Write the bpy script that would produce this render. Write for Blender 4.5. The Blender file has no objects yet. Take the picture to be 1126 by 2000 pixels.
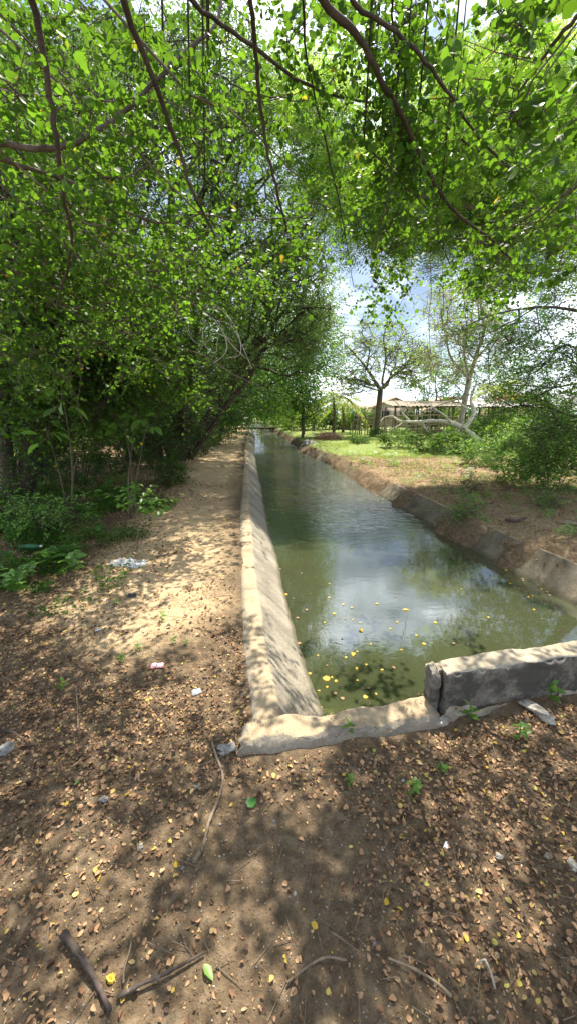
import bpy, math
import numpy as np
from mathutils import Vector
C = bpy.context.scene.collection
rng = np.random.default_rng(7)
R = math.radians
# ------------------------------------------------------------------ camera maths
TH = math.atan(197/753); CT, ST = math.cos(TH), math.sin(TH); H = 1.6
def at(px, py, Y=None, z=None):
    """pixel of the 1126x2000 photograph -> world point at distance Y or height z"""
    px = np.asarray(px, float); py = np.asarray(py, float)
    u = (px-563)/753; v = -(py-1000)/753
    dy = CT+v*ST; dz = -ST+v*CT
    t = (z-H)/dz if z is not None else np.asarray(Y)/dy
    return np.stack([u*t, dy*t, H+dz*t], -1)
def A(px, py, Y=None, z=None): return np.array(at(px, py, Y, z))
# ------------------------------------------------------------------ object helpers
def tag(o, label=None, cat=None, group=None, kind=None):
    if label: o['label'] = label
    if cat: o['category'] = cat
    if group: o['group'] = group
    if kind: o['kind'] = kind
    return o
def empty(name, loc, label, cat, group=None):
    o = bpy.data.objects.new(name, None); C.objects.link(o); o.location = [float(q) for q in loc]
    o.empty_display_size = .1
    return tag(o, label, cat, group)
class MB:
    """collects shapes and links them as one mesh object"""
    def __init__(s): s.v = []; s.f = []; s.n = 0
    def add(s, v, f):
        v = np.asarray(v, float).reshape(-1, 3); s.v.append(v)
        f = np.asarray(f, int); s.f.append(f+s.n); s.n += len(v); return s
    def build(s, name, mat, parent=None, smooth=False):
        V = np.concatenate(s.v)
        q = parent
        while q is not None: V = V-np.array(q.location)[None]; q = q.parent
        me = bpy.data.meshes.new(name)
        me.vertices.add(len(V)); me.vertices.foreach_set('co', V.astype(np.float32).ravel())
        loops = np.concatenate([f.ravel() for f in s.f])
        tot = np.concatenate([np.full(len(f), f.shape[1]) for f in s.f])
        st = np.concatenate([[0], np.cumsum(tot)[:-1]])
        me.loops.add(len(loops)); me.loops.foreach_set('vertex_index', loops.astype(np.int32))
        me.polygons.add(len(tot)); me.polygons.foreach_set('loop_start', st.astype(np.int32))
        me.polygons.foreach_set('loop_total', tot.astype(np.int32))
        if smooth: me.polygons.foreach_set('use_smooth', np.ones(len(tot), bool))
        me.update(calc_edges=True)
        o = bpy.data.objects.new(name, me); C.objects.link(o); me.materials.append(mat)
        if parent is not None: o.parent = parent
        return o
def grid_faces(nr, nc, wrap=False):
    i = np.arange(nr-1)[:, None]; j = np.arange(nc if wrap else nc-1)[None]
    a = i*nc+j; b = i*nc+(j+1) % nc
    return np.stack([a, b, b+nc, a+nc], -1).reshape(-1, 4)
def unit(a): return a/np.maximum(np.linalg.norm(a, axis=-1, keepdims=True), 1e-9)
def rnoise(x, y, s, seed=0):
    """smooth value noise in -1..1"""
    x = np.asarray(x, float)/s; y = np.asarray(y, float)/s
    xi = np.floor(x).astype(np.int64); yi = np.floor(y).astype(np.int64); fx = x-xi; fy = y-yi
    fx = fx*fx*(3-2*fx); fy = fy*fy*(3-2*fy)
    def h(a, b):
        n = (a*374761393+b*668265263+seed*974711) & 0x7fffffff
        n = ((n ^ (n >> 13))*1274126177) & 0x7fffffff
        return ((n ^ (n >> 16)) & 0xffff)/32767.5-1
    return (h(xi, yi)*(1-fx)+h(xi+1, yi)*fx)*(1-fy)+(h(xi, yi+1)*(1-fx)+h(xi+1, yi+1)*fx)*fy
def fbm(x, y, s, o=4, seed=0):
    return sum(rnoise(x, y, s/2**k, seed+k)*.5**k for k in range(o))
def tube(mb, P, r, sides=6, rough=0.):
    P = np.asarray(P, float); n = len(P); r = np.broadcast_to(r, n).astype(float)
    T = np.gradient(P, axis=0); T = unit(T)
    ref = np.array([0, 0, 1.]) if abs(T[0][2]) < .9 else np.array([1., 0, 0])
    a = unit(np.cross(T[0], ref)); AA = np.zeros((n, 3))
    for i in range(n):
        a = a-T[i]*np.dot(a, T[i]); l = np.linalg.norm(a)
        a = a/l if l > 1e-6 else unit(np.cross(T[i], [1., .3, .2])); AA[i] = a
    BB = np.cross(T, AA); th = np.arange(sides)*2*math.pi/sides
    rr = r[:, None]*(1+(rough*rng.uniform(-1, 1, (n, sides)) if rough else 0))
    V = P[:, None]+rr[..., None]*(np.cos(th)[None, :, None]*AA[:, None]+np.sin(th)[None, :, None]*BB[:, None])
    mb.add(V.reshape(-1, 3), grid_faces(n, sides, True))
    mb.add(V[-1], np.arange(sides)[None]); mb.add(V[0], np.arange(sides)[::-1][None])
def smooth_path(P, k=4):
    P = np.asarray(P, float); n = len(P)
    if n < 3: return np.linspace(P[0], P[-1], k+1)
    out = []; Q = np.vstack([2*P[0]-P[1], P, 2*P[-1]-P[-2]])
    for i in range(1, n):
        p0, p1, p2, p3 = Q[i-1], Q[i], Q[i+1], Q[i+2]
        for t in np.arange(k)/k:
            out.append(.5*((2*p1)+(-p0+p2)*t+(2*p0-5*p1+4*p2-p3)*t*t+(-p0+3*p1-3*p2+p3)*t**3))
    out.append(P[-1]); return np.array(out)
def prisms(mb, P, Q, r0, r1):
    """many thin three-sided twigs at once"""
    D = unit(Q-P); ref = np.where(np.abs(D[:, 2:3]) < .9, [[0, 0, 1.]], [[1., 0, 0]])
    a = unit(np.cross(D, ref)); b = np.cross(D, a); V = []
    r0 = np.broadcast_to(r0, len(P))[:, None]; r1 = np.broadcast_to(r1, len(P))[:, None]
    for c, r in ((P, r0), (Q, r1)):
        for k in range(3):
            V.append(c+r*(math.cos(k*2.094)*a+math.sin(k*2.094)*b))
    V = np.stack(V, 1); N = len(P); F = np.array([[0, 1, 4, 3], [1, 2, 5, 4], [2, 0, 3, 5]])
    mb.add(V, (np.arange(N)[:, None, None]*6+F[None]).reshape(-1, 4))
def box(mb, c, s, rz=0, jit=0):
    c = np.asarray(c, float); s = np.asarray(s, float)/2
    V = np.array([[x, y, z] for z in (-1, 1) for y in (-1, 1) for x in (-1, 1)], float)*s
    if jit: V += rng.uniform(-jit, jit, V.shape)
    cr, sr = math.cos(rz), math.sin(rz); V = np.stack([V[:, 0]*cr-V[:, 1]*sr, V[:, 0]*sr+V[:, 1]*cr, V[:, 2]], -1)+c
    mb.add(V, [[0, 2, 3, 1], [4, 5, 7, 6], [0, 1, 5, 4], [2, 6, 7, 3], [0, 4, 6, 2], [1, 3, 7, 5]])
# ------------------------------------------------------------------ leaf templates (x across, y along, z up)
ROUND = (np.array([[0, 0, 0], [0, .5, 0], [0, .93, .0], [-.36, .1, .07], [-.5, .5, .12], [-.28, .93, .05], [.36, .1, .07], [.5, .5, .12], [.28, .93, .05]]),
         np.array([[0, 1, 4, 3], [1, 2, 5, 4], [0, 6, 7, 1], [1, 7, 8, 2]]))
OVAL = (np.array([[0, 0, 0], [0, .5, -.03], [0, 1., -.12], [-.24, .28, .05], [-.25, .62, .03], [.24, .28, .05], [.25, .62, .03]]),
        np.array([[0, 1, 4, 3], [0, 5, 6, 1], [1, 2, 4, 4], [1, 6, 2, 2]]))
OVAL = (np.array([[0, 0, 0], [0, .5, -.03], [0, 1., -.12], [-.27, .45, .06], [.27, .45, .06], [-.16, .18, .03], [.16, .18, .03], [-.17, .76, 0], [.17, .76, 0]]),
        np.array([[0, 1, 3, 5], [0, 6, 4, 1], [1, 2, 7, 3], [1, 4, 8, 2]]))
DIAM = (np.array([[0, 0, 0], [-.3, .45, .07], [0, 1, 0], [.3, .45, .07]]), np.array([[0, 3, 2, 1]]))
DRY = (np.array([[0, 0, .02], [-.33, .2, .1], [-.42, .55, .2], [0, .97, .08], [.42, .55, .05], [.33, .2, -.02], [0, .5, .0]]),
       np.array([[0, 6, 2, 1], [6, 3, 2, 2], [0, 5, 4, 6], [6, 4, 3, 3]]))
DRY = (np.array([[0, 0, .0], [-.24, .16, .1], [-.33, .42, .17], [-.2, .75, .12], [.02, 1.0, .02], [.26, .72, .14], [.36, .4, .2], [.2, .14, .09], [0, .45, .0]]),
       np.array([[0, 8, 1], [1, 8, 2], [2, 8, 3], [3, 8, 4], [4, 8, 5], [5, 8, 6], [6, 8, 7], [7, 8, 0]]))
def frond(n=7, w=.5, lw=.12):
    V = []; F = []
    for i in range(n):
        t = .15+.85*i/(n-1); ww = w*math.sin(math.pi*(.2+.7*t))
        for s in (-1, 1):
            b = len(V); V += [[0, t, -.15*t*t], [s*ww*.5, t+.02+lw*.6, -.15*t*t-.02], [s*ww, t+.1, -.15*t*t-.05*w], [s*ww*.5, t+.1-lw*.4, -.15*t*t-.02]]
            F.append([b, b+1, b+2, b+3])
    return np.array(V, float), np.array(F)
FROND = frond(); FROND2 = frond(5, .55, .2); FROND3 = frond(4, .5, .22); FROND4 = frond(4, .55, .3)
def leaves(mb, tpl, P, D, N, S, wv=0.):
    """place a leaf at each P, its length along D, its face along N"""
    P = P.reshape(-1, 3); D = unit(D.reshape(-1, 3)); N = N.reshape(-1, 3)
    X = unit(np.cross(D, N)); Z = np.cross(X, D); S = np.broadcast_to(S, len(P))[:, None, None]
    T, F = tpl; T = np.asarray(T, float)
    W = 1+wv*rng.uniform(-1, 1, (len(P), 1, 1)); cz = 1+wv*2*rng.uniform(-1, 1.5, (len(P), 1, 1)) if wv else 1.
    V = P[:, None]+S*(W*T[None, :, 0:1]*X[:, None]+T[None, :, 1:2]*D[:, None]+cz*T[None, :, 2:3]*Z[:, None])
    mb.add(V.reshape(-1, 3), (np.arange(len(P))[:, None, None]*len(T)+F[None]).reshape(-1, F.shape[1]))
def rdir(n, up=0., flat=1.):
    d = rng.normal(size=(n, 3)); d[:, 2] *= flat; d = unit(d); d[:, 2] += up; return unit(d)
# ------------------------------------------------------------------ materials
def mat(name):
    m = bpy.data.materials.new(name); m.use_nodes = True; nt = m.node_tree; nt.nodes.clear()
    out = nt.nodes.new('ShaderNodeOutputMaterial'); return m, nt, out
def nd(nt, t, **kw):
    n = nt.nodes.new('ShaderNode'+t)
    for k, v in kw.items():
        if k.startswith('_'): setattr(n, k[1:], v)
        elif k.startswith('i'): n.inputs[int(k[1:])].default_value = v
    return n
def L(nt, a, b, c, d): nt.links.new(a.outputs[b] if not hasattr(a, 'is_linked') else a, c.inputs[d])
def ramp(nt, src, stops, interp='LINEAR'):
    r = nt.nodes.new('ShaderNodeValToRGB'); cr = r.color_ramp; cr.interpolation = interp
    while len(cr.elements) < len(stops): cr.elements.new(.5)
    for e, (p, c) in zip(cr.elements, stops):
        e.position = p; e.color = (c, c, c, 1) if np.isscalar(c) else (*c, 1)
    nt.links.new(src, r.inputs[0]); return r.outputs[0]
def noise(nt, scale, detail=5, rough=.6, vec=None, dist=0):
    n = nt.nodes.new('ShaderNodeTexNoise'); n.inputs['Scale'].default_value = scale; n.inputs['Detail'].default_value = detail
    n.inputs['Roughness'].default_value = rough; n.inputs['Distortion'].default_value = dist
    if vec is None:
        g = nt.nodes.new('ShaderNodeNewGeometry'); vec = g.outputs['Position']
    nt.links.new(vec, n.inputs['Vector']); return n.outputs['Fac']
def mixc(nt, f, a, b, bt='MIX'):
    m = nt.nodes.new('ShaderNodeMix'); m.data_type = 'RGBA'; m.blend_type = bt
    for k, s in ((0, f), (6, a), (7, b)):
        if hasattr(s, 'is_linked'): nt.links.new(s, m.inputs[k])
        elif k == 0: m.inputs[0].default_value = s
        else: m.inputs[k].default_value = (*s, 1)
    return m.outputs[2]
def math_(nt, op, a, b=0.):
    m = nt.nodes.new('ShaderNodeMath'); m.operation = op
    for k, s in ((0, a), (1, b)):
        if hasattr(s, 'is_linked'): nt.links.new(s, m.inputs[k])
        else: m.inputs[k].default_value = s
    return m.outputs[0]
def bump(nt, h, strength=.5, dist=.02):
    b = nt.nodes.new('ShaderNodeBump'); b.inputs['Strength'].default_value = strength; b.inputs['Distance'].default_value = dist
    nt.links.new(h, b.inputs['Height']); return b.outputs[0]
def principled(nt, out, col, rough=.8, nrm=None, spec=.3):
    p = nt.nodes.new('ShaderNodeBsdfPrincipled')
    if hasattr(col, 'is_linked'): nt.links.new(col, p.inputs['Base Color'])
    else: p.inputs['Base Color'].default_value = (*col, 1)
    p.inputs['Roughness'].default_value = rough; p.inputs['Specular IOR Level'].default_value = spec
    if nrm is not None: nt.links.new(nrm, p.inputs['Normal'])
    if out is not None: nt.links.new(p.outputs[0], out.inputs[0])
    return p
def leafmat(name, cols, trans, tf=.5, rough=.42, spec=.4, yellow=.02):
    m, nt, out = mat(name); g = nt.nodes.new('ShaderNodeNewGeometry'); rp = g.outputs['Random Per Island']
    k = len(cols); col = ramp(nt, rp, [(i/(k-1)*(1-yellow), c) for i, c in enumerate(cols)]+([(1-yellow*.5, (.5, .36, .03))] if yellow else []))
    big = noise(nt, .9, 3); shade = ramp(nt, big, [(.3, .7), (.7, 1.25)])
    col = mixc(nt, 1., col, shade, 'MULTIPLY')
    tcol = mixc(nt, 1., ramp(nt, rp, [(0, tuple(q*.75 for q in trans)), (.6, trans), (1-yellow*1.2, tuple(min(1, q*1.25) for q in trans))]+([(1, (.7, .5, .03))] if yellow else [])), shade, 'MULTIPLY')
    p = principled(nt, None, col, rough, None, spec); t = nt.nodes.new('ShaderNodeBsdfTranslucent'); nt.links.new(tcol, t.inputs[0])
    mx = nt.nodes.new('ShaderNodeMixShader'); mx.inputs[0].default_value = tf
    nt.links.new(p.outputs[0], mx.inputs[1]); nt.links.new(t.outputs[0], mx.inputs[2]); nt.links.new(mx.outputs[0], out.inputs[0]); return m
def simple(name, stops, scale=4., rough=.85, bs=30., bst=.5, bd=.02, det=6, spec=.25):
    m, nt, out = mat(name); n = noise(nt, scale, det, .65); c = ramp(nt, n, stops)
    principled(nt, out, c, rough, bump(nt, noise(nt, bs, 5, .6), bst, bd), spec); return m
M = {}
M['near_leaf'] = leafmat('round_leaf_green', [(.018, .048, .009), (.036, .085, .012), (.058, .12, .016)], (.175, .35, .020), .42, .5, .15, .006)
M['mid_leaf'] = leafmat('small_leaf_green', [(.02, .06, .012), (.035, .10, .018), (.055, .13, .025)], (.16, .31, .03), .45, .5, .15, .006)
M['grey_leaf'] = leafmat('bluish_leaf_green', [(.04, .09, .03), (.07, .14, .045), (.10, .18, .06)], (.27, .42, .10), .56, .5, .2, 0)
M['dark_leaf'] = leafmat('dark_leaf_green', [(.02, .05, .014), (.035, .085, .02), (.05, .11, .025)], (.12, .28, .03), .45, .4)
M['lime_leaf'] = leafmat('feathery_lime_green', [(.09, .18, .025), (.14, .26, .04), (.19, .31, .05)], (.46, .68, .08), .56, .5, .2, 0)
M['weed_leaf'] = leafmat('weed_leaf_green', [(.05, .13, .025), (.09, .20, .035), (.14, .27, .05)], (.30, .55, .07), .45, .4, .4, 0)
M['palm_leaf'] = leafmat('palm_leaf_green', [(.06, .13, .02), (.12, .2, .03), (.25, .28, .04)], (.4, .5, .06), .5, .4, .4, .1)
M['palm_yellow'] = leafmat('palm_leaf_yellow', [(.34, .36, .08), (.46, .45, .1)], (.7, .66, .12), .5, .5, .3, 0)
M['grass'] = leafmat('grass_blade_green', [(.13, .19, .04), (.2, .27, .06), (.33, .33, .12)], (.4, .5, .1), .45, .5, .2, .05)
M['dry_grass'] = leafmat('dry_grass_blade', [(.3, .25, .12), (.4, .33, .17), (.2, .2, .07)], (.4, .35, .12), .3, .6, .2, 0)
M['bark'] = simple('grey_brown_bark', [(.3, (.07, .052, .035)), (.55, (.14, .11, .08)), (.75, (.22, .18, .14))], 9, .9, 45, .8, .02)
M['bark_dark'] = simple('dark_bark', [(.3, (.035, .026, .018)), (.6, (.08, .06, .042)), (.8, (.13, .1, .075))], 9, .9, 45, .8, .02)
M['bark_pale'] = simple('pale_bark', [(.3, (.2, .17, .13)), (.55, (.36, .31, .25)), (.75, (.5, .45, .38))], 7, .85, 40, .6, .02)
M['dead_wood'] = simple('bleached_dead_wood', [(.3, (.35, .31, .24)), (.55, (.58, .53, .44)), (.8, (.7, .66, .57))], 7, .85, 40, .5, .02)
M['stick'] = simple('weathered_stick', [(.3, (.12, .09, .06)), (.55, (.22, .17, .12)), (.8, (.32, .26, .19))], 20, .9, 90, .5, .004)
M['stick_dark'] = simple('rotten_dark_stick', [(.3, (.03, .025, .02)), (.6, (.08, .06, .05)), (.75, (.3, .25, .2))], 14, .9, 90, .5, .004)
M['stone'] = simple('grey_stone', [(.3, (.14, .13, .12)), (.7, (.34, .33, .31))], 25, .8, 60, .6, .01)
M['white_stone'] = simple('whitish_rubble', [(.3, (.22, .19, .15)), (.55, (.42, .38, .32)), (.7, (.55, .51, .45))], 30, .9, 70, .9, .02)
# dry leaves
m, nt, out = mat('fallen_dry_leaf'); g = nt.nodes.new('ShaderNodeNewGeometry')
c = ramp(nt, g.outputs['Random Per Island'], [(0, (.05, .03, .018)), (.3, (.13, .07, .035)), (.5, (.22, .12, .06)), (.7, (.33, .19, .10)), (.9, (.43, .27, .15)), (.965, (.42, .32, .11)), (.99, (.55, .38, .05)), (1, (.2, .25, .07))])
principled(nt, out, c, .7, None, .3); M['litter'] = m
def flat(name, c, rough=.5, spec=.4, tr=None, tf=.3):
    m, nt, out = mat(name); g = nt.nodes.new('ShaderNodeNewGeometry')
    cc = mixc(nt, 1., c, ramp(nt, noise(nt, 60, 3), [(.3, .8), (.7, 1.1)]), 'MULTIPLY')
    p = principled(nt, None if tr else out, cc, rough, None, spec)
    if tr:
        t = nt.nodes.new('ShaderNodeBsdfTranslucent'); t.inputs[0].default_value = (*tr, 1); mx = nt.nodes.new('ShaderNodeMixShader'); mx.inputs[0].default_value = tf
        nt.links.new(p.outputs[0], mx.inputs[1]); nt.links.new(t.outputs[0], mx.inputs[2]); nt.links.new(mx.outputs[0], out.inputs[0])
    return m
M['yellow_leaf'] = flat('yellow_fallen_leaf', (.60, .40, .05), .5, .3, (.8, .6, .05))
M['green_leaf'] = flat('green_fallen_leaf', (.15, .27, .05), .45, .4, (.3, .5, .05))
M['dark_green_leaf'] = flat('dark_green_fallen_leaf', (.05, .18, .03), .4, .4)
# ground
m, nt, out = mat('earth_ground'); g = nt.nodes.new('ShaderNodeNewGeometry'); sx = nt.nodes.new('ShaderNodeSeparateXYZ'); nt.links.new(g.outputs['Position'], sx.inputs[0])
n1 = noise(nt, 1.3, 6, .6); n2 = noise(nt, 22, 6, .7); n3 = noise(nt, 130, 4, .7)
soil = ramp(nt, n2, [(.28, (.075, .051, .030)), (.5, (.15, .106, .064)), (.72, (.26, .19, .12))])
sand = ramp(nt, n2, [(.25, (.34, .245, .14)), (.5, (.48, .345, .20)), (.75, (.58, .45, .29))])
# sandy trodden path on the left bank: attribute painted where feet wear it
att = nt.nodes.new('ShaderNodeAttribute'); att.attribute_name = 'sand'
sf = ramp(nt, math_(nt, 'ADD', att.outputs['Fac'], math_(nt, 'MULTIPLY', math_(nt, 'SUBTRACT', n1, .5), .8)), [(.3, 0.), (.7, 1.)])
col = mixc(nt, sf, soil, sand)
att2 = nt.nodes.new('ShaderNodeAttribute'); att2.attribute_name = 'straw'
straw = ramp(nt, noise(nt, 13, 8, .85, None, 1.2), [(.3, (.07, .045, .025)), (.48, (.22, .15, .085)), (.58, (.36, .265, .155)), (.75, (.5, .40, .24))])
col = mixc(nt, ramp(nt, math_(nt, 'ADD', att2.outputs['Fac'], math_(nt, 'MULTIPLY', math_(nt, 'SUBTRACT', n1, .5), .9)), [(.35, 0.), (.65, 1.)]), col, straw)
att3 = nt.nodes.new('ShaderNodeAttribute'); att3.attribute_name = 'turf'
turf = ramp(nt, noise(nt, 9, 6, .75), [(.3, (.10, .14, .035)), (.55, (.2, .25, .07)), (.75, (.36, .33, .15))])
col = mixc(nt, ramp(nt, math_(nt, 'ADD', att3.outputs['Fac'], math_(nt, 'MULTIPLY', math_(nt, 'SUBTRACT', n1, .5), .8)), [(.35, 0.), (.65, 1.)]), col, turf)
att4 = nt.nodes.new('ShaderNodeAttribute'); att4.attribute_name = 'silt'
silt = ramp(nt, noise(nt, 4, 5, .7), [(.3, (.10, .10, .045)), (.7, (.25, .23, .11))])
col = mixc(nt, ramp(nt, att4.outputs['Fac'], [(.4, 0.), (.6, 1.)]), col, silt)
vor = nt.nodes.new('ShaderNodeTexVoronoi'); vor.inputs['Scale'].default_value = 70; nt.links.new(g.outputs['Position'], vor.inputs['Vector'])
peb = ramp(nt, vor.outputs['Distance'], [(.0, 1.), (.35, .0)])
hh = math_(nt, 'ADD', math_(nt, 'MULTIPLY', n3, .6), math_(nt, 'ADD', n2, math_(nt, 'MULTIPLY', peb, .35)))
principled(nt, out, col, .95, bump(nt, hh, .9, .02), .15); M['ground'] = m
# concrete
def concrete(name, stops, stain=0.):
    m, nt, out = mat(name); a = noise(nt, 3, 8, .7); b = noise(nt, 45, 6, .7); c = ramp(nt, a, stops)
    c = mixc(nt, 1., c, ramp(nt, b, [(.3, .72), (.65, 1.1)]), 'MULTIPLY')
    if stain:
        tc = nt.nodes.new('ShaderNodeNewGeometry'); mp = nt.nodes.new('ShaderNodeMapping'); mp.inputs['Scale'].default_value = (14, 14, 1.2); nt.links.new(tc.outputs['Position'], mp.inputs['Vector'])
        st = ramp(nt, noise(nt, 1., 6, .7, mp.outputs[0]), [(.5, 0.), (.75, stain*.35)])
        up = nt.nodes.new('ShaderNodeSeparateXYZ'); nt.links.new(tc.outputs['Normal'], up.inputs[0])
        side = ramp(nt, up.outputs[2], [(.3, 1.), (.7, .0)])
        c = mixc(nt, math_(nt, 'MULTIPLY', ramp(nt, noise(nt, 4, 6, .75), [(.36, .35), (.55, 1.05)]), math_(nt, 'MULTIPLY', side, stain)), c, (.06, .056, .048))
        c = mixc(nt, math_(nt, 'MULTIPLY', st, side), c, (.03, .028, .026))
    gn = nt.nodes.new('ShaderNodeNewGeometry'); un = nt.nodes.new('ShaderNodeSeparateXYZ'); nt.links.new(gn.outputs['Normal'], un.inputs[0])
    dirt = math_(nt, 'MULTIPLY', ramp(nt, un.outputs[2], [(.8, 0.), (.95, 1.)]), ramp(nt, noise(nt, 6, 6, .7), [(.3, .35 if not stain else .1), (.55, .95 if not stain else .5)])); c = mixc(nt, dirt, c, mixc(nt, noise(nt, 24, 6, .7), (.30, .22, .13), (.52, .40, .26)))
    zz = nt.nodes.new('ShaderNodeSeparateXYZ'); nt.links.new(gn.outputs['Position'], zz.inputs[0]); zn = math_(nt, 'ADD', zz.outputs[2], math_(nt, 'MULTIPLY', noise(nt, 11, 4, .6), .03))
    mr = nt.nodes.new('ShaderNodeMapRange'); nt.links.new(zn, mr.inputs[0]); mr.inputs[1].default_value = -.35; mr.inputs[2].default_value = -.1
    if not stain:
        c = mixc(nt, ramp(nt, mr.outputs[0], [(.0, .6), (.26, .85), (.36, .6), (.46, .0)]), c, (.07, .065, .03))
        c = mixc(nt, ramp(nt, noise(nt, 1.6, 7, .75), [(.5, 0.), (.72, .65)]), c, (.12, .10, .075))
    vo = nt.nodes.new('ShaderNodeTexVoronoi'); vo.inputs['Scale'].default_value = 2.3; vo.feature = 'DISTANCE_TO_EDGE'; nt.links.new(nt.nodes.new('ShaderNodeNewGeometry').outputs['Position'], vo.inputs['Vector'])
    h = math_(nt, 'ADD', noise(nt, 60, 6, .75), math_(nt, 'MULTIPLY', noise(nt, 9, 4, .6), .8))
    principled(nt, out, c, .92, bump(nt, h, .8, .012), .2); return m
M['concrete'] = concrete('weathered_pale_concrete', [(.3, (.18, .155, .12)), (.5, (.28, .245, .19)), (.7, (.38, .335, .26))])
M['concrete_dirty'] = concrete('sooty_parapet_concrete', [(.3, (.27, .24, .19)), (.5, (.38, .34, .27)), (.7, (.48, .44, .36))], .9)
M['concrete_wet'] = concrete('mossy_lining_concrete', [(.3, (.08, .065, .045)), (.5, (.16, .135, .095)), (.7, (.25, .21, .155))])
# water
m, nt, out = mat('green_canal_water'); g = nt.nodes.new('ShaderNodeNewGeometry')
sp = nt.nodes.new('ShaderNodeSeparateXYZ'); nt.links.new(g.outputs['Position'], sp.inputs[0])
mp = nt.nodes.new('ShaderNodeMapping'); mp.inputs['Scale'].default_value = (1.2, 2.2, 1); nt.links.new(g.outputs['Position'], mp.inputs['Vector'])
w1 = noise(nt, 4.4, 3, .6, mp.outputs[0], .6); w2 = noise(nt, 1.1, 2, .5, mp.outputs[0])
amp = nt.nodes.new('ShaderNodeMapRange'); nt.links.new(sp.outputs[1], amp.inputs[0]); amp.inputs[1].default_value = 4.5; amp.inputs[2].default_value = 12.; amp.inputs[3].default_value = .012; amp.inputs[4].default_value = 1.; amp.interpolation_type = 'SMOOTHSTEP'
patch = ramp(nt, noise(nt, .45, 3), [(.35, .35), (.65, 1.)])
bp = nt.nodes.new('ShaderNodeBump'); bp.inputs['Distance'].default_value = .12; nt.links.new(math_(nt, 'ADD', w1, math_(nt, 'MULTIPLY', w2, .5)), bp.inputs['Height']); nt.links.new(math_(nt, 'MULTIPLY', amp.outputs[0], patch), bp.inputs['Strength'])
gl = nt.nodes.new('ShaderNodeBsdfGlossy'); gl.inputs['Roughness'].default_value = .015; nt.links.new(bp.outputs[0], gl.inputs['Normal']); gl.inputs[0].default_value = (1, 1, 1, 1)
df = nt.nodes.new('ShaderNodeBsdfDiffuse'); nt.links.new(ramp(nt, noise(nt, .8, 3), [(.3, (.060, .070, .034)), (.7, (.09, .10, .05))]), df.inputs[0])
tr = nt.nodes.new('ShaderNodeBsdfTransparent'); tr.inputs[0].default_value = (.72, .78, .5, 1)
dm = nt.nodes.new('ShaderNodeMixShader'); dm.inputs[0].default_value = .42; nt.links.new(df.outputs[0], dm.inputs[1]); nt.links.new(tr.outputs[0], dm.inputs[2])
fr = nt.nodes.new('ShaderNodeFresnel'); fr.inputs[0].default_value = 2.35; nt.links.new(bp.outputs[0], fr.inputs['Normal'])
mx = nt.nodes.new('ShaderNodeMixShader'); nt.links.new(math_(nt, 'MULTIPLY', fr.outputs[0], 1.0), mx.inputs[0]); nt.links.new(dm.outputs[0], mx.inputs[1]); nt.links.new(gl.outputs[0], mx.inputs[2]); nt.links.new(mx.outputs[0], out.inputs[0]); M['water'] = m
# ------------------------------------------------------------------ terrain profile
LBt = np.array([[-20, 2.4], [1.77, -.05], [2.6, -.19], [3.92, -.37], [6.12, -.64], [10.6, -1.10], [18.8, -1.95], [30, -2.87], [38, -3.6], [60, -7], [200, -30]])
RWt = np.array([[-20, 6.], [1.8, 3.15], [3.5, 2.9], [5, 2.62], [8.4, 2.16], [12, 1.78], [14.5, 1.45], [17.5, .85], [25.4, 0], [34, -1.], [60, -4.5], [200, -27]])
def LB(y): return np.interp(y, LBt[:, 0], LBt[:, 1])
def RW(y): return np.interp(y, RWt[:, 0], RWt[:, 1])
def RB(y): return RW(y)+.3
WZ = -.3
def ground_z(x, y):
    """height of the earth, canal included; y0 of the canal is the sill line"""
    x = np.asarray(x, float); y = np.asarray(y, float)
    z = .035*fbm(x, y, 1.7, 3, 3)+.012*fbm(x, y, .3, 3, 9)
    lb, rb = LB(y), RB(y)
    dl = x-lb; dr = rb-x
    prof_l = -1.0*np.clip(dl, 0, .9)-.03; prof_r = -1.0*np.clip(dr, 0, .9)-.03
    canal = np.maximum(prof_l, prof_r)
    inside = (dl > -.02) & (dr > -.02) & (y > 1.63+.18*np.clip(x, -4, 4))
    calm = np.clip((np.minimum(np.abs(dl), 9)-.25)/.5, 0, 1)
    z = z*np.where(dl < 0, calm, 1)
    # left: low rise into the undergrowth; right: soft soil mound along the bank
    z = z+np.where(dl < -2.2, .12*np.clip((-dl-2.2)/2, 0, 1), 0)
    k = np.clip(-dr, 0, 4)
    mound = np.where(-dr > -.02, .055*np.exp(-((k-.55)/.5)**2)*(1+1.2*fbm(x, y, .7, 4, 21))+.03*np.clip(k/.3, 0, 1)*fbm(x, y, .22, 4, 33), 0)*(y > 1.9)
    z = z+mound
    # near field: gentle lift toward the right behind the parapet
    z = z+np.where(y < 1.9, .03*np.clip(x-.9, 0, 3), 0)-.03*np.exp(-((y-(1.45+.17*x))/.12)**2)*((x > -.3) & (x < .9))
    slump = .34*np.exp(-((y-5.75)/.33)**2)+.2*np.exp(-((y-4.55)/.12)**2)+.14*np.exp(-((y-9.6)/.5)**2)+.2*np.exp(-((y-14.1)/.45)**2)+.3*np.exp(-((y-18.4)/.8)**2)+.32*np.clip(fbm(y, y*0+3.3, .6, 4, 77)+.12, 0, 1)*(y > 6.5)
    slump = .02+slump; slump = slump*(1+.7*fbm(x, y, .16, 4, 70))*(dr < .75)*(dr > -.05)
    canal = np.where(dr < .75, np.maximum(canal, np.minimum(canal+slump*np.clip(1.15-dr/.7, 0, 1)*np.where(dr < .0, 0, 1), .035-.62*dr+.02*fbm(x, y, .12, 3, 71))), canal)
    return np.where(inside, canal+.006*fbm(x, y, .4, 2, 5), z)
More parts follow.
